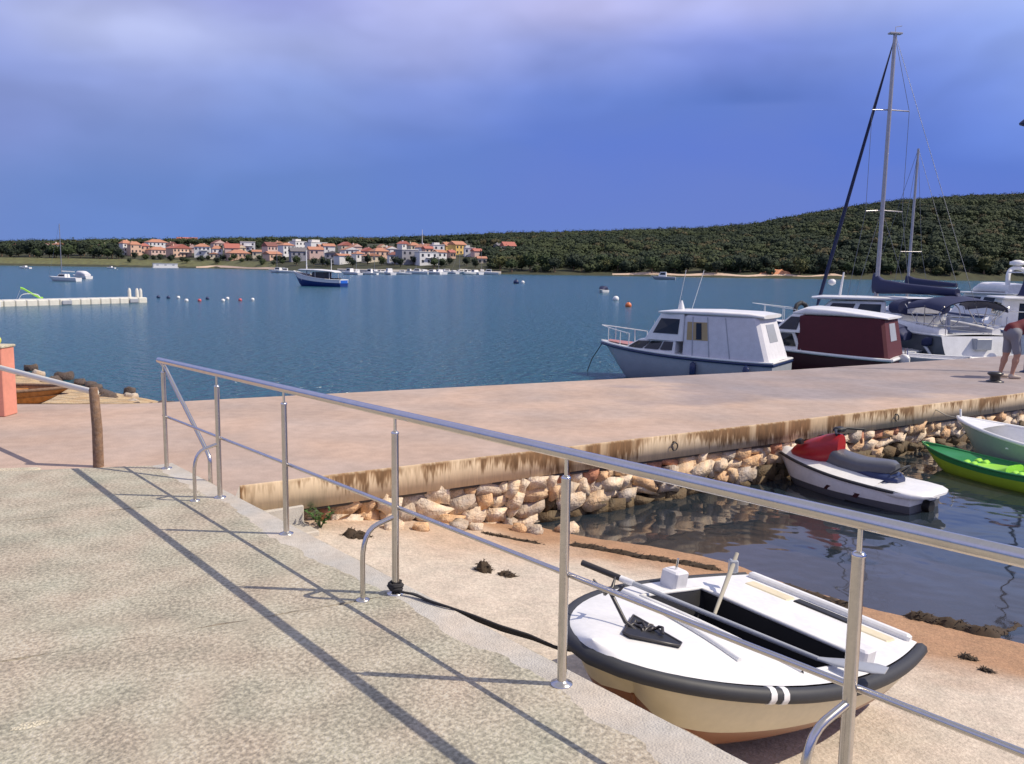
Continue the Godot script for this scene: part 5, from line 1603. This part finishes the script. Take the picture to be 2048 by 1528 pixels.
# ------------------------------------------------------------------ boats and floats out on the bay
func small_boat(nm, label, at, yaw, L, hullm, cabin, group = "", mast = 0.0, coverm = null):
	var t = thing(nm, label, "boat", at, yaw, group)
	var H = Hull.new({"L": L, "B": L * 0.36, "m": 0.55, "a": 1.8, "b": 0.85, "st": 0.85, "sb": L * 0.15, "ss": L * 0.11, "dr": 0.2, "rk": L * 0.1, "e0": 1.0, "e1": 0.4})
	part("hull", H.skin(MB.new(), 0.0, 1.0, 10, 4), hullm, t)
	part("deck", H.deck(MB.new(), 0.0, 1.0, -1.0, 1.0, 0.0, 0.04, 6), MT.gel, t)
	if cabin > 0:
		var y0 = L * 0.11
		var cb = hexa(-L * 0.2, L * 0.14, L * 0.09, L * 0.13, y0, y0 + cabin, -L * 0.1, L * 0.13, L * 0.08, L * 0.11)
		part("cabin", hexa_mesh(cb, 0.04), MT.gel_bright, t)
		for s in 2: part("side_window", hexa_plate(cb, s, 0.12, 0.88, 0.4, 0.85), MT.glass_dark, t)
		part("windscreen", hexa_plate(cb, 2, 0.1, 0.9, 0.3, 0.85), MT.glass_dark, t)
	if coverm:
		part("cover", MB.new().blob([[-L * 0.25, L * 0.08, L * 0.1, L * 0.18], [-L * 0.1, L * 0.15, L * 0.1, L * 0.3], [L * 0.2, L * 0.16, L * 0.1, L * 0.3], [L * 0.42, L * 0.13, L * 0.1, L * 0.2]], 14, 0.8), coverm, t)
	if mast > 0:
		part("mast", MB.new().tube([Vector3(0, L * 0.12, -L * 0.05), Vector3(0, mast, -L * 0.05)], [0.07, 0.05], 6), MT.mast, t)
		part("boom", MB.new().tube([Vector3(0, L * 0.12 + 0.9, -L * 0.05), Vector3(0, L * 0.12 + 0.85, L * 0.36)], 0.09, 6), MT.gel, t)
		part("forestay", MB.new().tube([Vector3(0, mast, -L * 0.05), Vector3(0, L * 0.15, -L * 0.48)], 0.015, 4), MT.mast, t)
	return t

func buoy(nm, label, cat, at, r, m, group = ""):
	var t = thing(nm, label, cat, at, 0.0, group)
	var pr = []
	for i in 9: pr.append(Vector2(r * sin(PI * i / 8.0) + 0.002, r * 0.45 - r * cos(PI * i / 8.0)))
	part("float", MB.new().lathe(pr, 12), m, t)
	part("eye", MB.new().tube([Vector3(0, r * 1.4, 0), Vector3(0, r * 1.75, 0)], r * 0.13, 6), MT.iron, t)

func make_bay():
	# floating swimming pontoon with a slide boat
	var a = Vector3(-37.5, 0, -53.0)
	var b = Vector3(-28.4, 0, -66.8)
	var d = (b - a).normalized()
	var n = Vector3(-d.z, 0, d.x)
	var t = thing("floating_pontoon", "long white floating swimming pontoon of square blocks out on the bay", "pontoon", a, yaw_of(d.x, d.z))
	var cnt = 22
	var len_ = a.distance_to(b)
	for i in cnt:
		for j in 2:
			part("float_block", MB.new().cbox(Vector3((j - 0.5) * 0.98, 0.16, -(i + 0.5) * len_ / cnt), Vector3(0.95, 0.46, len_ / cnt - 0.04), 0.05), MT.foam, t)
	for k in [0.3, 0.62, 0.93]:
		part("fender_pad", MB.new().cbox(Vector3(1.02, 0.16, -k * len_), Vector3(0.1, 0.3, 0.7), 0.03), MT.hull_grey, t)
	for k in [[-0.7, 0.4], [0.7, 0.4], [0.1, 0.3]]:
		part("end_post", MB.new().lathe([Vector2(0.13, 0.3), Vector2(0.12, 0.9), Vector2(0.06, 1.05)], 10, Vector3(k[0], 0, -len_ + k[1])), MT.foam, t)
	var pb = thing("pedal_boat", "white pedal boat with a bright lime green slide moored behind the pontoon", "pedal boat", Vector3(-33.9, 0, -61.6), deg_to_rad(118))
	pb.scale = Vector3.ONE * 0.62
	for s in [-1, 1]:
		part("float", MB.new().blob([[-1.9, 0.1, 0.05, 0.4], [-1.5, 0.3, -0.1, 0.5], [1.4, 0.32, -0.1, 0.5], [1.8, 0.2, 0.0, 0.45]], 12, 0.6, s * 0.6), MT.gel, pb)
	part("deck", MB.new().cbox(Vector3(0, 0.52, 0), Vector3(1.3, 0.12, 2.4), 0.03), MT.gel, pb)
	var sl = MB.new()
	var path = [Vector3(0, 1.75, -0.9), Vector3(0, 1.65, -0.6), Vector3(0, 1.1, 0.2), Vector3(0, 0.65, 0.95), Vector3(0, 0.6, 1.3)]
	var rings = []
	for p in path: rings.append([p + Vector3(-0.3, 0.16, 0), p + Vector3(-0.26, 0, 0), p + Vector3(0.26, 0, 0), p + Vector3(0.3, 0.16, 0), p + Vector3(0.32, 0.1, 0), p + Vector3(0.28, -0.06, 0), p + Vector3(-0.28, -0.06, 0), p + Vector3(-0.32, 0.1, 0)])
	sl.loft(rings, true, true, true, false)
	part("slide", sl, MT.lime, pb)
	for s in [-1, 1]:
		part("ladder", MB.new().tube([Vector3(s * 0.24, 0.55, -1.35), Vector3(s * 0.24, 1.7, -0.9)], 0.025, 6), MT.steel_bright, pb)
		part("grab_hoop", MB.new().tube(bend([Vector3(s * 0.62, 0.55, -1.1), Vector3(s * 0.62, 1.15, -0.8), Vector3(s * 0.62, 1.15, 0.8), Vector3(s * 0.62, 0.55, 1.1)]), 0.03, 6), MT.gel_bright, pb)
	small_boat("open_launch", "small dark open launch with a white bow by the near end of the pontoon", Vector3(-34.6, 0, -56.3), deg_to_rad(70), 3.4, MT.hull_white, 0.0, "", 0.0, MT.iron)
	# floats of the swimming line
	var fl = [[-28.54, -74.85, 0], [-25.74, -69.16, 0], [-24.83, -69.49, 1], [-25.63, -73.61, 2], [-23.17, -70.11, 0], [-24.14, -74.19, 0], [-22.24, -71.52, 1], [-21.62, -72.86, 0], [-30.44, -75.32, 2], [-29.28, -74.55, 2]]
	for k in fl:
		var p = Vector3(k[0], 0, k[1])
		buoy("swim_float", ["white float of the swimming area line", "red float of the swimming area line", "dark float of the swimming area line"][k[2]], "float", p, 0.15, [MT.gel_bright, MT.red_float, MT.hull_navy][k[2]], ["white swim floats", "red swim floats", "dark swim floats"][k[2]])
	# moored craft
	small_boat("sailboat", "small white sailboat with a bare thin mast moored on the bay", Vector3(-68.22, 0, -133.49), deg_to_rad(82), 5.0, MT.hull_white, 0.55, "", 8.6)
	small_boat("covered_motorboat", "white motorboat under a pale cover moored behind the small sailboat", Vector3(-76.18, 0, -155.15), deg_to_rad(60), 4.6, MT.hull_white, 0.0, "", 0.0, MT.canvas)
	var fp = Vector3(-27.53, 0, -124.4)
	t = thing("fishing_boat", "blue wooden fishing boat with a white canopy and short mast anchored on the bay", "fishing boat", fp, deg_to_rad(66))
	var H = Hull.new({"L": 8.6, "B": 2.9, "m": 0.5, "a": 1.8, "b": 0.8, "st": 0.7, "sb": 2.1, "ss": 0.95, "sag": 0.28, "dr": 0.4, "rk": 0.8, "e0": 0.9, "e1": 0.5})
	part("hull", H.skin(MB.new(), 0.2, 1.0), MT.hull_blue, t)
	part("bulwark", H.skin(MB.new(), 0.0, 0.2), MT.hull_white, t)
	part("rub_rail", H.round_gunwale(0.07, 0.0, 0.0, true), MT.gel_bright, t)
	part("deck", H.deck(MB.new(), 0.0, 1.0, -0.97, 0.97, -0.3, 0.05), MT.old_wood, t)
	var cb = hexa(-0.8, 1.6, 0.75, 0.9, 0.8, 2.0, -0.6, 1.6, 0.7, 0.85)
	part("wheelhouse", hexa_mesh(cb, 0.06), MT.iron, t)
	part("windscreen", hexa_plate(cb, 2, 0.08, 0.92, 0.45, 0.9), MT.glass_dark, t)
	part("canopy", MB.new().blob([[-3.2, 0.5, 2.2, 2.3], [-2.6, 1.1, 2.15, 2.4], [0, 1.3, 2.1, 2.42], [2.8, 1.2, 2.0, 2.25], [3.3, 0.9, 1.95, 2.1]], 14, 0.6), MT.gel_bright, t)
	for s in [-1, 1]:
		for z in [-2.2, 0.2, 2.6]: part("canopy_post", MB.new().tube([Vector3(s * 1.05, 0.8, z), Vector3(s * 1.05, 2.2, z)], 0.035, 6), MT.gel, t)
	part("mast", MB.new().tube([Vector3(0, 1.0, -2.0), Vector3(0, 5.0, -2.05)], [0.09, 0.06], 8), MT.gel_bright, t)
	part("stern_panel", MB.new().cbox(Vector3(0, 0.72, 4.32), Vector3(1.7, 0.5, 0.06), 0.02), MT.blue_bright, t)
	part("aft_mast", MB.new().tube([Vector3(0, 1.0, 2.2), Vector3(0, 3.8, 2.2)], 0.05, 6), MT.gel, t)
	for z in [1.6, 2.6]: part("net_bin", MB.new().cbox(Vector3(0.3, 0.95, z + 0.5), Vector3(0.8, 0.5, 0.6), 0.05), MT.iron, t)
	small_boat("navy_cover_boat", "little white boat under a navy cover lying alone on the bay", Vector3(11.35, 0, -111.13), deg_to_rad(160), 2.9, MT.hull_white, 0.0, "", 0.0, MT.navy)
	small_boat("grey_cruiser", "grey blue cabin cruiser anchored off the pale beach", Vector3(45.45, 0, -268.07), deg_to_rad(75), 7.6, MT.hull_grey, 1.5)
	small_boat("beach_boat", "small white boat drawn up by the pale beach below the wooded hill", Vector3(91.73, 0, -422.79), deg_to_rad(80), 4.2, MT.hull_white, 0.6)
	small_boat("tiny_boat", "tiny white boat moored off the grassy bank", Vector3(-189.04, 0, -340.94), deg_to_rad(80), 5.0, MT.hull_white, 0.6, "boats off the grassy bank")
	small_boat("tiny_boat", "tiny white boat moored off the grassy bank", Vector3(-184.53, 0, -404.02), deg_to_rad(80), 4.4, MT.hull_white, 0.6, "boats off the grassy bank")
	buoy("mooring_buoy", "white mooring buoy near the navy covered boat", "buoy", Vector3(9.92, 0, -84.84), 0.3, MT.gel_bright)
	buoy("orange_buoy", "orange mooring buoy off the cabin boat's bow", "buoy", Vector3(9.25, 0, -70.44), 0.26, MT.orange)
	buoy("dark_buoy", "dark mooring buoy far out on the bay", "buoy", Vector3(0.54, 0, -165.74), 0.55, MT.hull_navy)
	buoy("pale_buoy", "pale mooring buoy far out beside a dark one", "buoy", Vector3(1.84, 0, -172.17), 0.35, MT.gel)
	# long white houseboat
	var hb = thing("houseboat", "long white flat-roofed houseboat moored below the town's trees", "houseboat", Vector3(-197.97, 0, -501.15), 0.5)
	part("pontoon_hull", MB.new().cbox(Vector3(0, 0.25, 0), Vector3(13.6, 0.6, 4.0), 0.1), MT.hull_white, hb)
	part("cabin", MB.new().cbox(Vector3(0, 1.55, 0), Vector3(13.0, 2.0, 3.4), 0.1), MT.gel_bright, hb)
	part("roof", MB.new().cbox(Vector3(0, 2.62, 0), Vector3(13.6, 0.14, 3.9), 0.05), MT.gel, hb)
	for i in 3: part("window", MB.new().cbox(Vector3(-4.2 + i * 4.2, 1.7, 1.71), Vector3(1.2, 0.6, 0.04), 0.01), MT.hull_grey, hb)
	# boats berthed along the town quay
	var r = RandomNumberGenerator.new()
	r.seed = 99
	var berths = [[-83.03, -310.95], [-80.07, -309.11], [-53.28, -286.61], [-50.51, -283.95], [-50.4, -294.71], [-47.36, -290.48], [-52.61, -334.41], [-47.24, -316.38], [-42.17, -298.44], [-42.3, -314.62], [-38.78, -306.66], [-41.59, -351.08], [-36.74, -336.14], [-35.78, -353.17], [-31.46, -341.28], [-28.95, -343.99], [-29.27, -384.25], [-25.61, -375.66], [-22.67, -376.74], [-17.87, -342.45], [-15.71, -355.76], [-14.56, -402.45], [-10.24, -363.52], [-8.86, -415.76]]
	for i in berths.size():
		var p = Vector3(berths[i][0], 0, berths[i][1])
		var big = p.x > -38.0
		var L = r.randf_range(5.0, 7.5) + (1.5 if big else 0.0)
		var sail = i % 3 == 0
		var dark = not big and i % 5 == 4
		small_boat("berthed_boat", ("dark blue hulled boat" if dark else ("white sailboat with a bare mast" if sail else "white motorboat")) + " berthed along the town quay", p, r.randf_range(0.3, 2.6), L, MT.hull_navy if dark else MT.hull_white, 0.0 if dark else r.randf_range(0.8, 1.4), ("dark" if dark else ("sail" if sail else "motor")) + " boats at the town quay", r.randf_range(8.0, 12.0) if sail and not dark else 0.0)

# ------------------------------------------------------------------ town
const HOUSES =  [[-264.0,7.9,-601.4,6.9,7.9,2.1,0,0],[-256.8,7.7,-598.5,7.9,7.2,2.1,0,5],[-253.0,8.4,-605.5,6.2,5.9,1.7,1,5],[-271.8,14.1,-672.2,15.0,4.2,2.3,0,0],[-244.4,8.6,-606.1,13.2,3.1,2.1,0,1],[-250.7,12.4,-648.5,7.4,3.3,2.6,2,5],[-295.3,19.7,-800,17.8,3.7,2.7,1,0],[-224.3,7.3,-591.8,13.5,5.4,2.7,1,5],[-225.5,10.1,-620.4,6.4,3.5,2.8,2,1],[-207.5,7.3,-589.3,10.4,6.7,2.0,0,0],[-227.1,15.2,-680.0,10.1,3.1,2.7,2,1],[-194.9,6.6,-580.1,6.6,6.0,2.0,0,0],[-196.6,6.2,-578.2,5.9,3.0,1.0,0,2],[-207.7,12.8,-640.3,5.9,3.7,2.2,1,2],[-185.2,8.1,-580.7,9.3,5.0,3.0,1,1],[-172.9,6.1,-553.9,13.3,3.5,2.2,0,5],[-177.7,10.3,-590.4,9.8,7.1,1.0,3,0],[-157.7,6.8,-542.2,5.3,3.7,1.2,0,2],[-154.7,9.5,-560.8,7.7,4.8,2.6,2,1],[-159.3,13.0,-598.8,6.2,4.1,1.4,0,5],[-135.3,7.7,-525.9,7.8,6.6,1.5,0,0],[-140.4,5.7,-514.0,8.8,3.2,1.5,0,5],[-148.4,14.1,-608.0,9.0,4.5,1.7,3,0],[-119.7,5.0,-490.1,9.0,5.3,2.2,4,4],[-130.4,12.7,-583.0,12.0,4.7,2.0,3,0],[-112.2,6.4,-499.5,8.3,5.1,1.7,0,1],[-108.9,8.4,-518.9,6.8,5.6,1.5,0,0],[-95.3,3.9,-463.1,7.4,5.3,1.1,4,4],[-105.1,11.2,-552.3,8.2,4.1,2.2,1,2],[-93.0,7.7,-502.1,9.2,4.0,1.7,0,0],[-96.6,10.6,-539.3,6.8,3.7,1.8,0,1],[-88.4,3.7,-455.8,6.8,4.2,1.0,0,0],[-80.3,7.0,-485.3,7.2,3.9,1.9,1,1],[-72.7,6.7,-477.4,9.0,4.1,1.9,0,5],[-70.1,8.6,-500.4,6.9,4.0,1.4,0,0],[-73.6,4.9,-457.3,8.9,3.1,1.3,0,2],[-60.5,4.5,-446.2,6.1,4.1,1.5,2,0],[-68.5,12.3,-547.6,5.9,4.4,1.6,1,0],[-53.2,4.1,-439.4,9.3,6.8,1.0,3,4],[-61.1,11.9,-539.0,6.8,3.7,1.8,0,2],[-51.3,10.1,-510.4,9.3,3.8,2.0,0,0],[-43.1,3.8,-434.3,9.9,6.0,1.0,3,0],[-43.4,9.5,-499.7,6.9,5.4,1.4,3,0],[-38.6,6.2,-459.5,5.8,4.2,1.3,0,0],[-38.5,11.7,-525.0,8.4,3.6,2.1,0,3],[-32.4,10.3,-504.5,8.1,5.2,2.0,0,3],[-33.4,7.4,-470.9,3.2,3.2,1.3,1,5],[-24.9,8.8,-483.8,4.7,4.4,1.4,3,0],[-20.2,8.6,-479.4,4.9,3.0,1.4,1,1],[-3.4,12.3,-516.0,7.7,3.2,2.4,1,2],[-8.9,13.3,-530.1,4.8,2.7,1.2,4,4],[-16.1,5.1,-441.1,4.5,2.3,1.0,0,2],[-338.4,11.0,-640.0,8.0,3.3,1.5,1,1],[-329.3,11.1,-640.0,10.2,3.7,1.5,0,0],[-355.0,10.4,-634.0,7.2,3.3,1.4,1,2],[-315.6,10.4,-630.0,5.8,3.6,1.4,0,5],[-295.0,10.8,-634.0,6.5,4.0,1.4,2,2],[-82.2,5.1,-466.1,5.3,4.0,1.3,0,0],[-48.2,8.9,-494.2,5.1,4.0,1.4,1,5],[-181.4,9.2,-585.4,6.7,4.3,2.0,0,2],[-116.7,9.6,-538.1,4.9,4.3,1.5,0,5],[-80.9,11.4,-542.9,5.0,3.1,1.6,0,2]]


func make_town():
	var wallc = [["white", Color(0.8, 0.78, 0.76)], ["pink", Color(0.66, 0.48, 0.43)], ["cream", Color(0.66, 0.58, 0.44)], ["yellow", Color(0.68, 0.46, 0.16)], ["grey", Color(0.3, 0.3, 0.34)], ["peach", Color(0.66, 0.45, 0.34)]]
	var roofc = [["orange tiled", Color(0.42, 0.2, 0.13)], ["red tiled", Color(0.4, 0.14, 0.11)], ["dark red tiled", Color(0.2, 0.085, 0.075)], ["flat white", Color(0.66, 0.64, 0.62)], ["grey", Color(0.16, 0.15, 0.16)]]
	for w in wallc: paint("wall_" + w[0], w[1].r, w[1].g, w[1].b, 0.9)
	for w in roofc: paint("roof_" + w[0].replace(" ", "_"), w[1].r, w[1].g, w[1].b, 0.9)
	var r = RandomNumberGenerator.new()
	r.seed = 404
	var pane = mat("far_pane", lin(0.05, 0.055, 0.07), 0.2)
	for h in HOUSES:
		var place = "low by the shore" if h[1] < 6.5 else ("halfway up the town slope" if h[1] < 10.5 else "high on the town slope")
		if h[0] < -290: place = "among the trees beyond the grassy bank"
		if h[0] > -15: place = "standing apart at the wood's edge"
		var lbl = "%s walled house with %s roof %s" % [wallc[h[7]][0], roofc[h[6]][0], place]
		var t = thing("house", lbl, "house", Vector3(h[0], h[1], h[2]), atan2(-h[0], -h[2]) * 0.5 + r.randf_range(0.1, 0.75), lbl.replace(" walled house with", ",").replace(" roof", " roof,"))
		var w = h[3] * 0.96
		var dp = clamp(w * r.randf_range(0.7, 1.0), 5.0, 11.0)
		var hh = h[4]
		var wm = MT["wall_" + wallc[h[7]][0]]
		var rm = MT["roof_" + roofc[h[6]][0].replace(" ", "_")]
		part("wall", MB.new().box(Vector3(0, hh / 2 - 2.0, 0), Vector3(w, hh + 4.0, dp)), wm, t)
		var rf = MB.new(true)
		var rh = h[5]
		if h[6] == 3:
			rf.cbox(Vector3(0, hh + 0.16, 0), Vector3(w + 0.5, 0.32, dp + 0.5), 0.06)
			if h[5] > 1.2: rf.cbox(Vector3(-w * 0.12, hh + 0.32 + rh * 0.4, 0), Vector3(w * 0.5, rh * 0.8, dp * 0.6), 0.06)
		else:
			var ov = 0.45
			var x = w / 2 + ov; var z = dp / 2 + ov
			var hip = r.randf() < 0.4
			var along = r.randf() < 0.6
			var e = [Vector3(-x, hh - 0.1, z), Vector3(x, hh - 0.1, z), Vector3(x, hh - 0.1, -z), Vector3(-x, hh - 0.1, -z)]
			var a; var b
			if along:
				var k = x - (z * 0.8 if hip and x > z else 0.0)
				a = Vector3(-k, hh + rh, 0); b = Vector3(k, hh + rh, 0)
				rf.quad(a, b, e[1], e[0]); rf.quad(b, a, e[3], e[2]); rf.tri(a, e[0], e[3]); rf.tri(b, e[2], e[1])
			else:
				var k = z - (x * 0.6 if hip and z > x else 0.0)
				a = Vector3(0, hh + rh, k); b = Vector3(0, hh + rh, -k)
				rf.quad(a, e[1], e[2], b); rf.quad(b, e[3], e[0], a); rf.tri(a, e[0], e[1]); rf.tri(b, e[2], e[3])
				if not hip:
					part("gable", MB.new(true).quad2(Vector3(-w / 2, hh - 0.05, z + 0.02), Vector3(0, hh + rh * 0.86, z + 0.02), Vector3(w / 2, hh - 0.05, z + 0.02)), wm, t)
			rf.quad(e[0], e[1], e[2], e[3])
		var ro = part("roof", rf, rm, t)
		if h[6] != 3 and r.randf() < 0.6:
			part("chimney", MB.new().box(Vector3(w * r.randf_range(-0.3, 0.3), hh + rh * 0.8, -dp * 0.1), Vector3(0.7, 1.5, 0.7)), wm, ro)
		var fl = int(max(1, round(hh / 3.0)))
		var nw = int(clamp(round(w / 2.8), 2, 5))
		for f in fl:
			for i in nw:
				if r.randf() < 0.15: continue
				part("window", MB.new().box(Vector3((i + 0.5) / nw * w - w / 2, hh - 1.45 - f * 2.9, dp / 2 + 0.03), Vector3(1.05, 1.3, 0.1)), pane, t)
		if w > 9 and fl > 1:
			part("balcony", MB.new().box(Vector3(w * 0.1, hh - 2.6, dp / 2 + 0.6), Vector3(w * 0.5, 0.2, 1.2)), MT.wall_white, t)
	# quay wall of the town and a slender tower mast
	var mb = MB.new()
	var last = null
	for i in 41:
		var k = lerp(-0.2, -0.014, i / 40.0)
		var d0 = land_row(k)[0]
		var q = [Vector3(k * (d0 - 4), -0.3, -d0 + 4), Vector3(k * (d0 - 4), 1.0, -d0 + 4), Vector3(k * (d0 + 6), 1.3, -d0 - 6)]
		if last:
			for j in 2: mb.quad(last[j + 1], q[j + 1], q[j], last[j])
		last = q
	setting("town_quay", mb, MT.cement)
	var tw = thing("radio_mast", "slender pale radio mast rising above the town roofs", "mast", Vector3(-58.0, 12.0, -560.0))
	part("pole", MB.new().tube([Vector3(0, -1, 0), Vector3(0, 14, 0)], [0.35, 0.12], 8), MT.hull_white, tw)

# ------------------------------------------------------------------ trees
func crown_mesh(sd, lobes, leaves):
	var r = RandomNumberGenerator.new()
	r.seed = sd
	var n = noise(sd, 0.9, 3)
	var mb = MB.new(true)
	for i in lobes:
		var c = Vector3(r.randf_range(-0.5, 0.5), r.randf_range(-0.15, 0.5), r.randf_range(-0.5, 0.5)) if i > 0 else Vector3.ZERO
		var rad = r.randf_range(0.32, 0.5) if i > 0 else 0.6
		var ring_n = 7
		var rows = []
		for a in 5:
			var th = PI * (a + 0.3) / 4.6
			var q = []
			for b in ring_n:
				var ph = TAU * (b + 0.5 * (a % 2)) / ring_n
				var p = Vector3(sin(th) * cos(ph), cos(th) * 0.85, sin(th) * sin(ph))
				q.append(c + p * rad * (0.82 + 0.5 * n.get_noise_3dv((c + p) * 3.0)))
			rows.append(q)
		mb.loft(rows, true, true, true, false)
	mb.flat(true)
	for i in leaves:
		var p = Vector3(r.randfn(), r.randfn() * 0.8, r.randfn()).normalized()
		var c = p * r.randf_range(0.55, 0.95) + Vector3(0, 0.15, 0)
		var u = Vector3(r.randfn(), r.randfn(), r.randfn()).normalized() * r.randf_range(0.07, 0.15)
		var v = u.cross(p).normalized() * u.length() * 0.8
		mb.quad(c - u, c + v, c + u, c - v)
	return mb.commit()

func make_trees():
	var leafm = mat("foliage", lin(1, 1, 1), 0.9)
	leafm.vertex_color_use_as_albedo = true
	var r = RandomNumberGenerator.new()
	r.seed = 2024
	var cm = crown_mesh(7, 5, 90)
	# wooded hills: one mass
	var tr = []
	var cols = []
	var patch = noise(17, 0.012, 3)
	var tries = 0
	while tr.size() < 15000 and tries < 60000:
		tries += 1
		var k = r.randf_range(-0.66, 0.7)
		var row = land_row(k)
		var f = pow(r.randf(), 0.85)
		var d = lerp(row[0] + (4.0 if k > 0.0 else 10.0), row[1] + 50.0, f)
		var town = k < -0.03 and k > -0.46
		if town:
			# gardens between the houses, woods behind
			if f < 0.62 and r.randf() < 0.93: continue
		if k < -0.3 and f < 0.25: continue
		var p = land_point(k, d)
		if k < 0.02 and k > -0.6:
			# no trees on or right in front of a house
			var blocked = false
			for h in HOUSES:
				if abs(p.x - h[0]) < h[3] * 0.5 + 3.0 and p.z - h[2] > -7.0 and p.z - h[2] < 32.0:
					blocked = true
					break
			if blocked: continue
		var pn = patch.get_noise_2d(p.x, p.z)
		if pn > 0.32 and r.randf() < 0.6: continue
		var s = r.randf_range(1.8, 5.2)
		if town and f < 0.62: s *= 0.8
		var b = Basis(Vector3.UP, r.randf() * TAU).scaled(Vector3(s, s * r.randf_range(0.75, 1.05), s))
		tr.append(Transform3D(b, p + Vector3(0, s * 0.45, 0)))
		var c = Vector3(0.018, 0.032, 0.014).lerp(Vector3(0.04, 0.055, 0.018), clamp(0.45 + pn * 2.0 + r.randf_range(-0.25, 0.25), 0.0, 1.0))  # greens darkened so the colour carries the cloud shadow over the hills
		if r.randf() < 0.06: c = Vector3(0.07, 0.06, 0.025)
		cols.append(Color(c.x, c.y, c.z))
	var mm = MultiMesh.new()
	mm.transform_format = MultiMesh.TRANSFORM_3D
	mm.use_colors = true
	mm.mesh = cm
	mm.instance_count = tr.size()
	for i in tr.size():
		mm.set_instance_transform(i, tr[i])
		mm.set_instance_color(i, cols[i])
	var fo = MultiMeshInstance3D.new()
	fo.name = "forest"
	fo.multimesh = mm
	fo.material_override = leafm
	add_child(fo)
	tag(fo, "green woodland painted dark as under cloud shadow, covering the hills across the bay", "forest", "", "stuff")
	# trees that stand out along the far shore
	var kinds = [["dark broad evergreen tree", Vector3(0.016, 0.028, 0.014)], ["mid green bushy tree", Vector3(0.035, 0.055, 0.018)], ["olive yellow green tree", Vector3(0.07, 0.075, 0.022)]]
	var lm = []
	for kd in kinds: lm.append(mat("leaf_" + kd[0].replace(" ", "_"), lin(kd[1].x, kd[1].y, kd[1].z), 0.9, 0.0, TX.leaf, 0.4))
	var spots = []
	for i in 30: spots.append([-0.6 + i * 0.0053 + r.randf_range(-0.004, 0.004), 40.0 + r.randf_range(-12, 18), r.randf_range(3.2, 6.6), 0 if r.randf() < 0.7 else 1])
	for i in 26: spots.append([-0.44 + i * 0.0072 + r.randf_range(-0.004, 0.004), 20.0 + r.randf_range(-8, 16), r.randf_range(1.7, 3.0), 0 if r.randf() < 0.6 else 1])
	for i in 16: spots.append([-0.245 + i * 0.0135 + r.randf_range(-0.007, 0.007), 18.0 + r.randf_range(-6, 14), r.randf_range(2.0, 3.4), r.randi() % 2])
	for i in 46: spots.append([-0.015 + i * 0.0135 + r.randf_range(-0.007, 0.007), 5.0 + r.randf_range(-2, 7), r.randf_range(3.0, 5.2), [0, 0, 1, 2][r.randi() % 4]])
	var crowns = [crown_mesh(31, 6, 160), crown_mesh(32, 6, 160), crown_mesh(33, 5, 160)]
	var bark = MT.old_wood
	var trunk = MB.new().tube([Vector3(0, -0.6, 0), Vector3(0.02, 0.5, 0.0), Vector3(-0.03, 1.0, 0.03)], [0.1, 0.075, 0.045], 7)
	for i in 3:
		trunk.tube([Vector3(0, 0.5, 0), Vector3(cos(i * 2.1) * 0.35, 1.0, sin(i * 2.1) * 0.35)], [0.05, 0.02], 5)
	var trunkm = trunk.commit()
	for s in spots:
		var k = s[0]
		var d = land_row(k)[0] + s[1]
		var where = "in front of the town" if k < -0.03 and k > -0.44 else ("on the grassy bank" if k <= -0.44 else "along the foot of the wooded hill")
		var t = thing("tree", kinds[s[3]][0] + " " + where, "tree", land_point(k, d), r.randf() * TAU, kinds[s[3]][0] + "s " + where)
		part("trunk", trunkm, bark, t).scale = Vector3.ONE * s[2] * 0.8
		var c = part("crown", crowns[r.randi() % 3], lm[s[3]], t, Vector3(0, s[2] * 0.85, 0))
		c.scale = Vector3(s[2], s[2] * r.randf_range(0.8, 1.15), s[2]) * 0.95

# ------------------------------------------------------------------
func _ready():
	var cam = Camera3D.new()
	cam.name = "camera"
	cam.fov = rad_to_deg(2 * atan(764.0 / 1750.0))
	cam.near = 0.05
	cam.far = 6000.0
	add_child(cam)
	cam.basis = Basis(Vector3.RIGHT, deg_to_rad(-7.45)) * Basis(Vector3.BACK, deg_to_rad(0.8))
	cam.position = Vector3(0, 3.0, 0)
	cam.current = true
	var env = Environment.new()
	env.background_mode = Environment.BG_SKY
	var sky = Sky.new()
	var sm = PanoramaSkyMaterial.new()
	sm.panorama = make_sky()
	sky.sky_material = sm
	env.sky = sky
	env.tonemap_mode = Environment.TONE_MAPPER_LINEAR
	env.tonemap_exposure = 1.0
	env.sdfgi_enabled = true
	env.ssao_enabled = true
	env.ssil_enabled = true
	var we = WorldEnvironment.new()
	we.name = "world"
	we.environment = env
	add_child(we)
	var sun = DirectionalLight3D.new()
	sun.name = "sun"
	sun.light_energy = 1.5
	sun.light_color = Color(1.0, 0.95, 0.87)
	sun.light_angular_distance = 0.5
	sun.shadow_enabled = true
	add_child(sun)
	sun.look_at_from_position(Vector3(0.974, 1.05, 0.117) * 10.0, Vector3.ZERO)
	make_materials()
	make_setting()
	make_trees()
	make_town()
	make_bay()
	make_moored()
	make_basin_craft()
	make_pier_things()
	make_left_things()
	make_railing()
	make_beach_things()
	make_dinghy()
